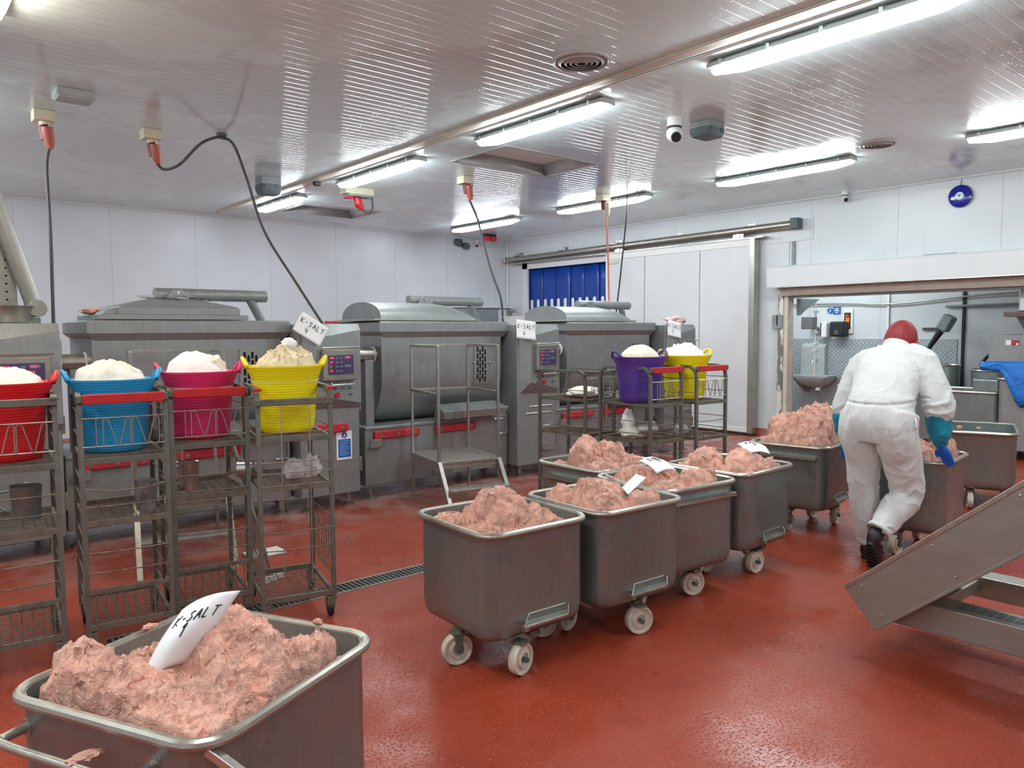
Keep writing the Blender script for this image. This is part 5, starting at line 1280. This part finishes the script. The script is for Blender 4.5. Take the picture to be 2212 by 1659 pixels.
# hair under the net, glasses-free face: eyes
for s_ in (-1, 1): ball(MB(), hd + V((.079, s_ * .031, -.008)), .011).build('eye', 'white_plastic', P_, smooth=180)
hr = MB()
rings = []
for j in range(9):
    p = (-8 + 98 * j / 8) * PI / 180
    rings.append([hd + V((.102 * math.cos(t) * math.cos(p) - .008, .090 * math.sin(t) * math.cos(p), .118 * math.sin(p) * 1.0 - .012 + (.02 * math.cos(t)) * math.cos(p))) for t in [2 * PI * k / 24 for k in range(24)]])
hr.loft(rings); hr.build('hair', 'hair', P_, smooth=180)
nt = MB(); rings = []
for j in range(13):
    p = (-16 + 105.9 * j / 12) * PI / 180
    ring = []
    for k in range(36):
        t = 2 * PI * k / 36; w_ = 1 + .03 * math.sin(9 * t) * (1 - j / 12) + .03 * noise.noise(V((math.cos(t) * 3, math.sin(t) * 3, j * .4)))
        ring.append(hd + V((.116 * math.cos(t) * math.cos(p) * w_ - .010, .104 * math.sin(t) * math.cos(p) * w_, .132 * math.sin(p) - .012 + .028 * math.cos(t) * math.cos(p))))
    rings.append(ring)
nt.loft(rings); hn = nt.build('hair_net', 'net', P_, smooth=180)
MB().tube([hd + V((.119 * math.cos(t) - .010, .106 * math.sin(t), -.040 + .028 * math.cos(t))) for t in [2 * PI * k / 36 for k in range(36)]], .007, 6, closed=True).build('elastic_band', 'red_plastic', hn, smooth=180)
# coverall
c = MB()
limb(c, [(pel + V((-.0, 0, -.12)), .185, .15), (pel + V((-.015, 0, -.03)), .222, .168), (pel + V((.0, 0, .05)), .222, .165), (waist + V((-.01, 0, .0)), .208, .150), (waist.lerp(chest, .5), .215, .155), (chest, .222, .150), (upper, .200, .118), (upper.lerp(nk, .6), .115, .085), (nk + V((-.01, 0, -.015)), .078, .075)])
limb(c, [(hipL + V((.01, .015, .10)), .125, .15), (hipL + V((-.01, .015, -.03)), .125, .145), (hipL.lerp(kneeL, .5), .112, .115), (kneeL + V((-.01, 0, 0)), .100, .10), (kneeL.lerp(ankL, .5) + V((-.015, 0, 0)), .090, .09), (ankL + V((-.01, .0, .04)), .068, .075)])
limb(c, [(hipR + V((.01, -.015, .10)), .125, .15), (hipR + V((-.01, -.02, -.03)), .128, .145), (hipR.lerp(kneeR, .5) + V((0, -.015, 0)), .118, .115), (kneeR + V((.0, -.01, 0)), .106, .108), (kneeR.lerp(ankR, .45) + V((.01, 0, 0)), .094, .098), (ankR.lerp(kneeR, .12), .066, .076)])
limb(c, [(upper.lerp(shL, .35), .10, .11), (shL + V((0, 0, .0)), .088, .095), (shL.lerp(elL, .4) + V((0, .01, 0)), .082, .085), (elL, .075, .08), (elL.lerp(wrL, .25), .066, .07)])
limb(c, [(upper.lerp(shR, .35), .10, .11), (shR + V((0, 0, .0)), .092, .098), (shR.lerp(elR, .4) + V((0, -.015, 0)), .092, .098), (elR + V((0, -.01, 0)), .092, .098), (elR.lerp(wrR, .28), .074, .08)])
cov = bake(remesh(c.build('coverall', 'coverall', P_, smooth=180), .0085, 9, .7))
# folds: ridges across the bends and lengthwise creases
for v_ in cov.data.vertices:
    p = v_.co.copy(); n_ = v_.normal
    w1 = noise.noise(V((p.x * 4, p.y * 4, p.z * 4))) * 1.3
    k = .006 * noise.noise(V((p.x * 9, p.y * 9, p.z * 5)))
    k += .010 * (1 - abs(noise.noise(V((p.x * 5 + 3, p.y * 7, p.z * 3.2 + w1)))) * 2) ** 3 * .75
    def bend(c_, r_, fr, am, dirv):
        d = (p - c_).length / r_
        if d >= 1: return 0
        q = p.dot(dirv) * fr * .8 + w1 * 3.2 + 2.2 * noise.noise(p * 11)
        return am * .95 * (1 - d) ** .8 * ((1 - abs(math.sin(q))) ** 1.5 - .3) * (.5 + abs(noise.noise(p * 6 + V((9, 0, 0)))) * 2)
    k += bend(kneeR, .20, 52, .020, V((.35, .2, .9)))
    k += bend(ankR.lerp(kneeR, .3), .17, 60, .014, V((.4, .1, .9)))
    k += bend(ankL, .16, 62, .012, V((0, .1, 1)))
    k += bend(kneeL, .18, 40, .008, V((0, .2, 1)))
    k += bend(elR, .20, 46, .016, V((.1, .5, .85)))
    k += bend(elL, .16, 50, .012, V((.1, .5, .85)))
    k += bend(shR + V((-.06, .05, -.12)), .18, 44, .015, V((0, .8, .6)))
    k += bend(shL + V((-.06, -.05, -.12)), .16, 44, .012, V((0, -.8, .6)))
    k += bend(waist + V((0, -.20, -.05)), .15, 58, .016, V((0, .95, .3)))
    k += bend(waist + V((0, .20, -.03)), .13, 58, .012, V((0, .95, .3)))
    ws = waist + V((0, 0, -.005)); dz = p.z - (1.125 + .10 * (p.x - 5.2))
    if abs(p.y - 2.34) < .26 and abs(dz) < .05 and p.x < 5.5: k -= .010 * math.exp(-(dz / .008) ** 2)
    # seat seam and back seam
    if p.x < 5.2 and .84 < p.z < 1.10: k -= .007 * math.exp(-((p.y - 2.335) / .014) ** 2) * min(1, (1.10 - p.z) / .14)
    v_.co = p + n_ * k
# collar, waist elastic, pocket flap, cuffs
MB().loft(rings_along([(nk + V((-.03, 0, -.03)), .092, .086), (nk + V((-.012, 0, .0)), .086, .080), (nk + V((.0, 0, .022)), .080, .076)], 28), cap=False).build('collar', 'coverall', cov, solid=.006, smooth=180)
MB().loft(rings_along([(ankR.lerp(kneeR, .10), .074, .086), (ankR.lerp(kneeR, .18), .074, .086)], 24), cap=False).build('trouser_cuff', 'coverall', cov, solid=.004, smooth=180)
MB().loft(rings_along([(ankL + V((-.01, 0, .015)), .072, .08), (ankL + V((-.01, 0, .05)), .074, .082)], 24), cap=False).build('trouser_cuff', 'coverall', cov, solid=.004, smooth=180)
MB().tube(smooth_path([(5.16, 2.105, 1.03), (5.13, 2.075, 1.01), (5.12, 2.07, .97), (5.15, 2.09, .95)], 5), .006, 6).build('pocket_cord', 'coverall', cov, smooth=180)
# oversleeves and gloves
def sleeve(e0, w0, s_):
    m = MB(); limb(m, [(e0.lerp(w0, .18), .078, .084), (e0.lerp(w0, .4), .078, .082), (e0.lerp(w0, .7) + V((.0, 0, 0)), .070, .072), (e0.lerp(w0, .98), .036, .042)], 5)
    o = bake(remesh(m.build('oversleeve', 'sleeve', P_, smooth=180), .008, 3))
    for v_ in o.data.vertices:
        p = v_.co; v_.co = p + v_.normal * (   .0035 * (abs(math.sin(p.z * 40 + 6 * noise.noise(p * 9))) - .5) + .008 * noise.noise(p * 14))
sleeve(elL, wrL, 1); sleeve(elR, wrR, -1)
def glove(w0, palm_dir, across, down, s_):
    """PALM_DIR: wrist to knuckles; ACROSS: towards the thumb; fingers curl along DOWN over the rim"""
    m = MB(); k0 = w0 + palm_dir * .085
    m.loft(rings_along([(w0 + palm_dir * -.03, .030, .036, across), (w0, .030, .026, across), (w0 + palm_dir * .04, .042, .021, across), (k0, .044, .017, across)], 18))
    for i, (o_, L_) in enumerate(((.031, .068), (.011, .077), (-.010, .071), (-.030, .056))):
        p0 = k0 + across * o_ - palm_dir * .012; p1 = p0 + palm_dir * L_ * .52 + down * .008; p2 = p1 + (palm_dir * .45 + down * .9).normalized() * L_ * .36; p3 = p2 + (down * 1.0 - palm_dir * (.25 + .05 * i)).normalized() * L_ * .30
        m.tube(smooth_path([p0, p1, p2, p3], 3), [.0105] * 5 + [.0098] * 3 + [.0085, .006], 10)
    t0 = w0 + palm_dir * .025 + across * .026; t1 = t0 + (across * .8 + palm_dir * .5 + down * .3).normalized() * .042; t2 = t1 + (palm_dir * .7 + down * .7).normalized() * .032
    m.tube(smooth_path([t0 - across * .01, t0, t1, t2], 3), [.014, .014, .0135, .013, .012, .0118, .011, .010, .009, .007], 10)
    return remesh(m.build('glove', 'glove', P_, smooth=180), .0038, 2, .5)
pr = V((.15, -.08, -.30)).normalized() if 0 else V((.22, -.15, -.93)).normalized()
glove(wrR, V((.55, -.18, -.82)).normalized(), V((.15, .95, -.1)).normalized(), V((.35, -.3, -.9)).normalized(), -1)
glove(wrL, V((.40, .10, -.90)).normalized(), V((.15, -.95, 0)).normalized(), V((.2, .1, -.95)).normalized(), 1)
# boots
def boot(a_, heel, toe, up, nm):
    """A_: ankle, HEEL/TOE: ends of the sole, UP: out of the sole towards the leg"""
    f = (toe - heel).normalized(); L_ = (toe - heel).length; side = f.cross(up).normalized()
    m = MB(); st = [(0.0, .030, .035), (.08, .038, .05), (.3, .037, .055), (.5, .040, .045), (.72, .048, .034), (.9, .042, .026), (1.0, .024, .018)]
    rings = []
    for (s_, w_, h_) in st:
        c_ = heel + f * L_ * s_ + up * (h_ + .012)
        rings.append([c_ + side * math.cos(t) * w_ + up * math.sin(t) * h_ for t in [2 * PI * k / 18 for k in range(18)]])
    m.loft(rings)
    limb(m, [(heel + f * L_ * .22 + up * .05, .042, .045), (a_ + (a_ - heel).normalized() * .0, .046, .05), (a_ + up * .07, .052, .055)])
    o = remesh(m.build('boot', 'boot', P_, smooth=180), .008, 2)
    sm = MB(); pts = []
    for k in range(28):
        t = 2 * PI * k / 28; s_ = .5 + .53 * math.cos(t); w_ = .047 * (math.sin(t) ** 2) ** .32 * (1 if math.sin(t) > 0 else -1) * (.80 + .25 * (s_ - .2))
        pts.append(heel + f * L_ * s_ + side * w_)
    sm.loft([[p for p in pts], [p + up * .020 for p in pts]]); so = sm.build('boot_sole', 'black', o, bevel=.003)
    tr = MB()
    for k in range(7):
        c_ = heel + f * L_ * (.08 + .14 * k); tr.tube([c_ - side * .038 - up * .004, c_ + side * .038 - up * .004], .006, 4)
    tr.build('tread', 'black', so)
boot(ankL, V((5.27, 2.45, .006)), V((5.54, 2.47, .006)), V((0, 0, 1)), 'l')
upR = V((-.78, 0, .42)).normalized()
hR, tR = V((4.955, 2.27, .195)), V((5.075, 2.30, -.0))
fR = (tR + V((0, 0, .012)) - hR); upv = (V((.9, 0, .6)) - fR.normalized() * V((.9, 0, .6)).dot(fR.normalized())).normalized()
boot(ankR, hR, hR + fR.normalized() * .25 + V((0, 0, .012)), upv, 'r')
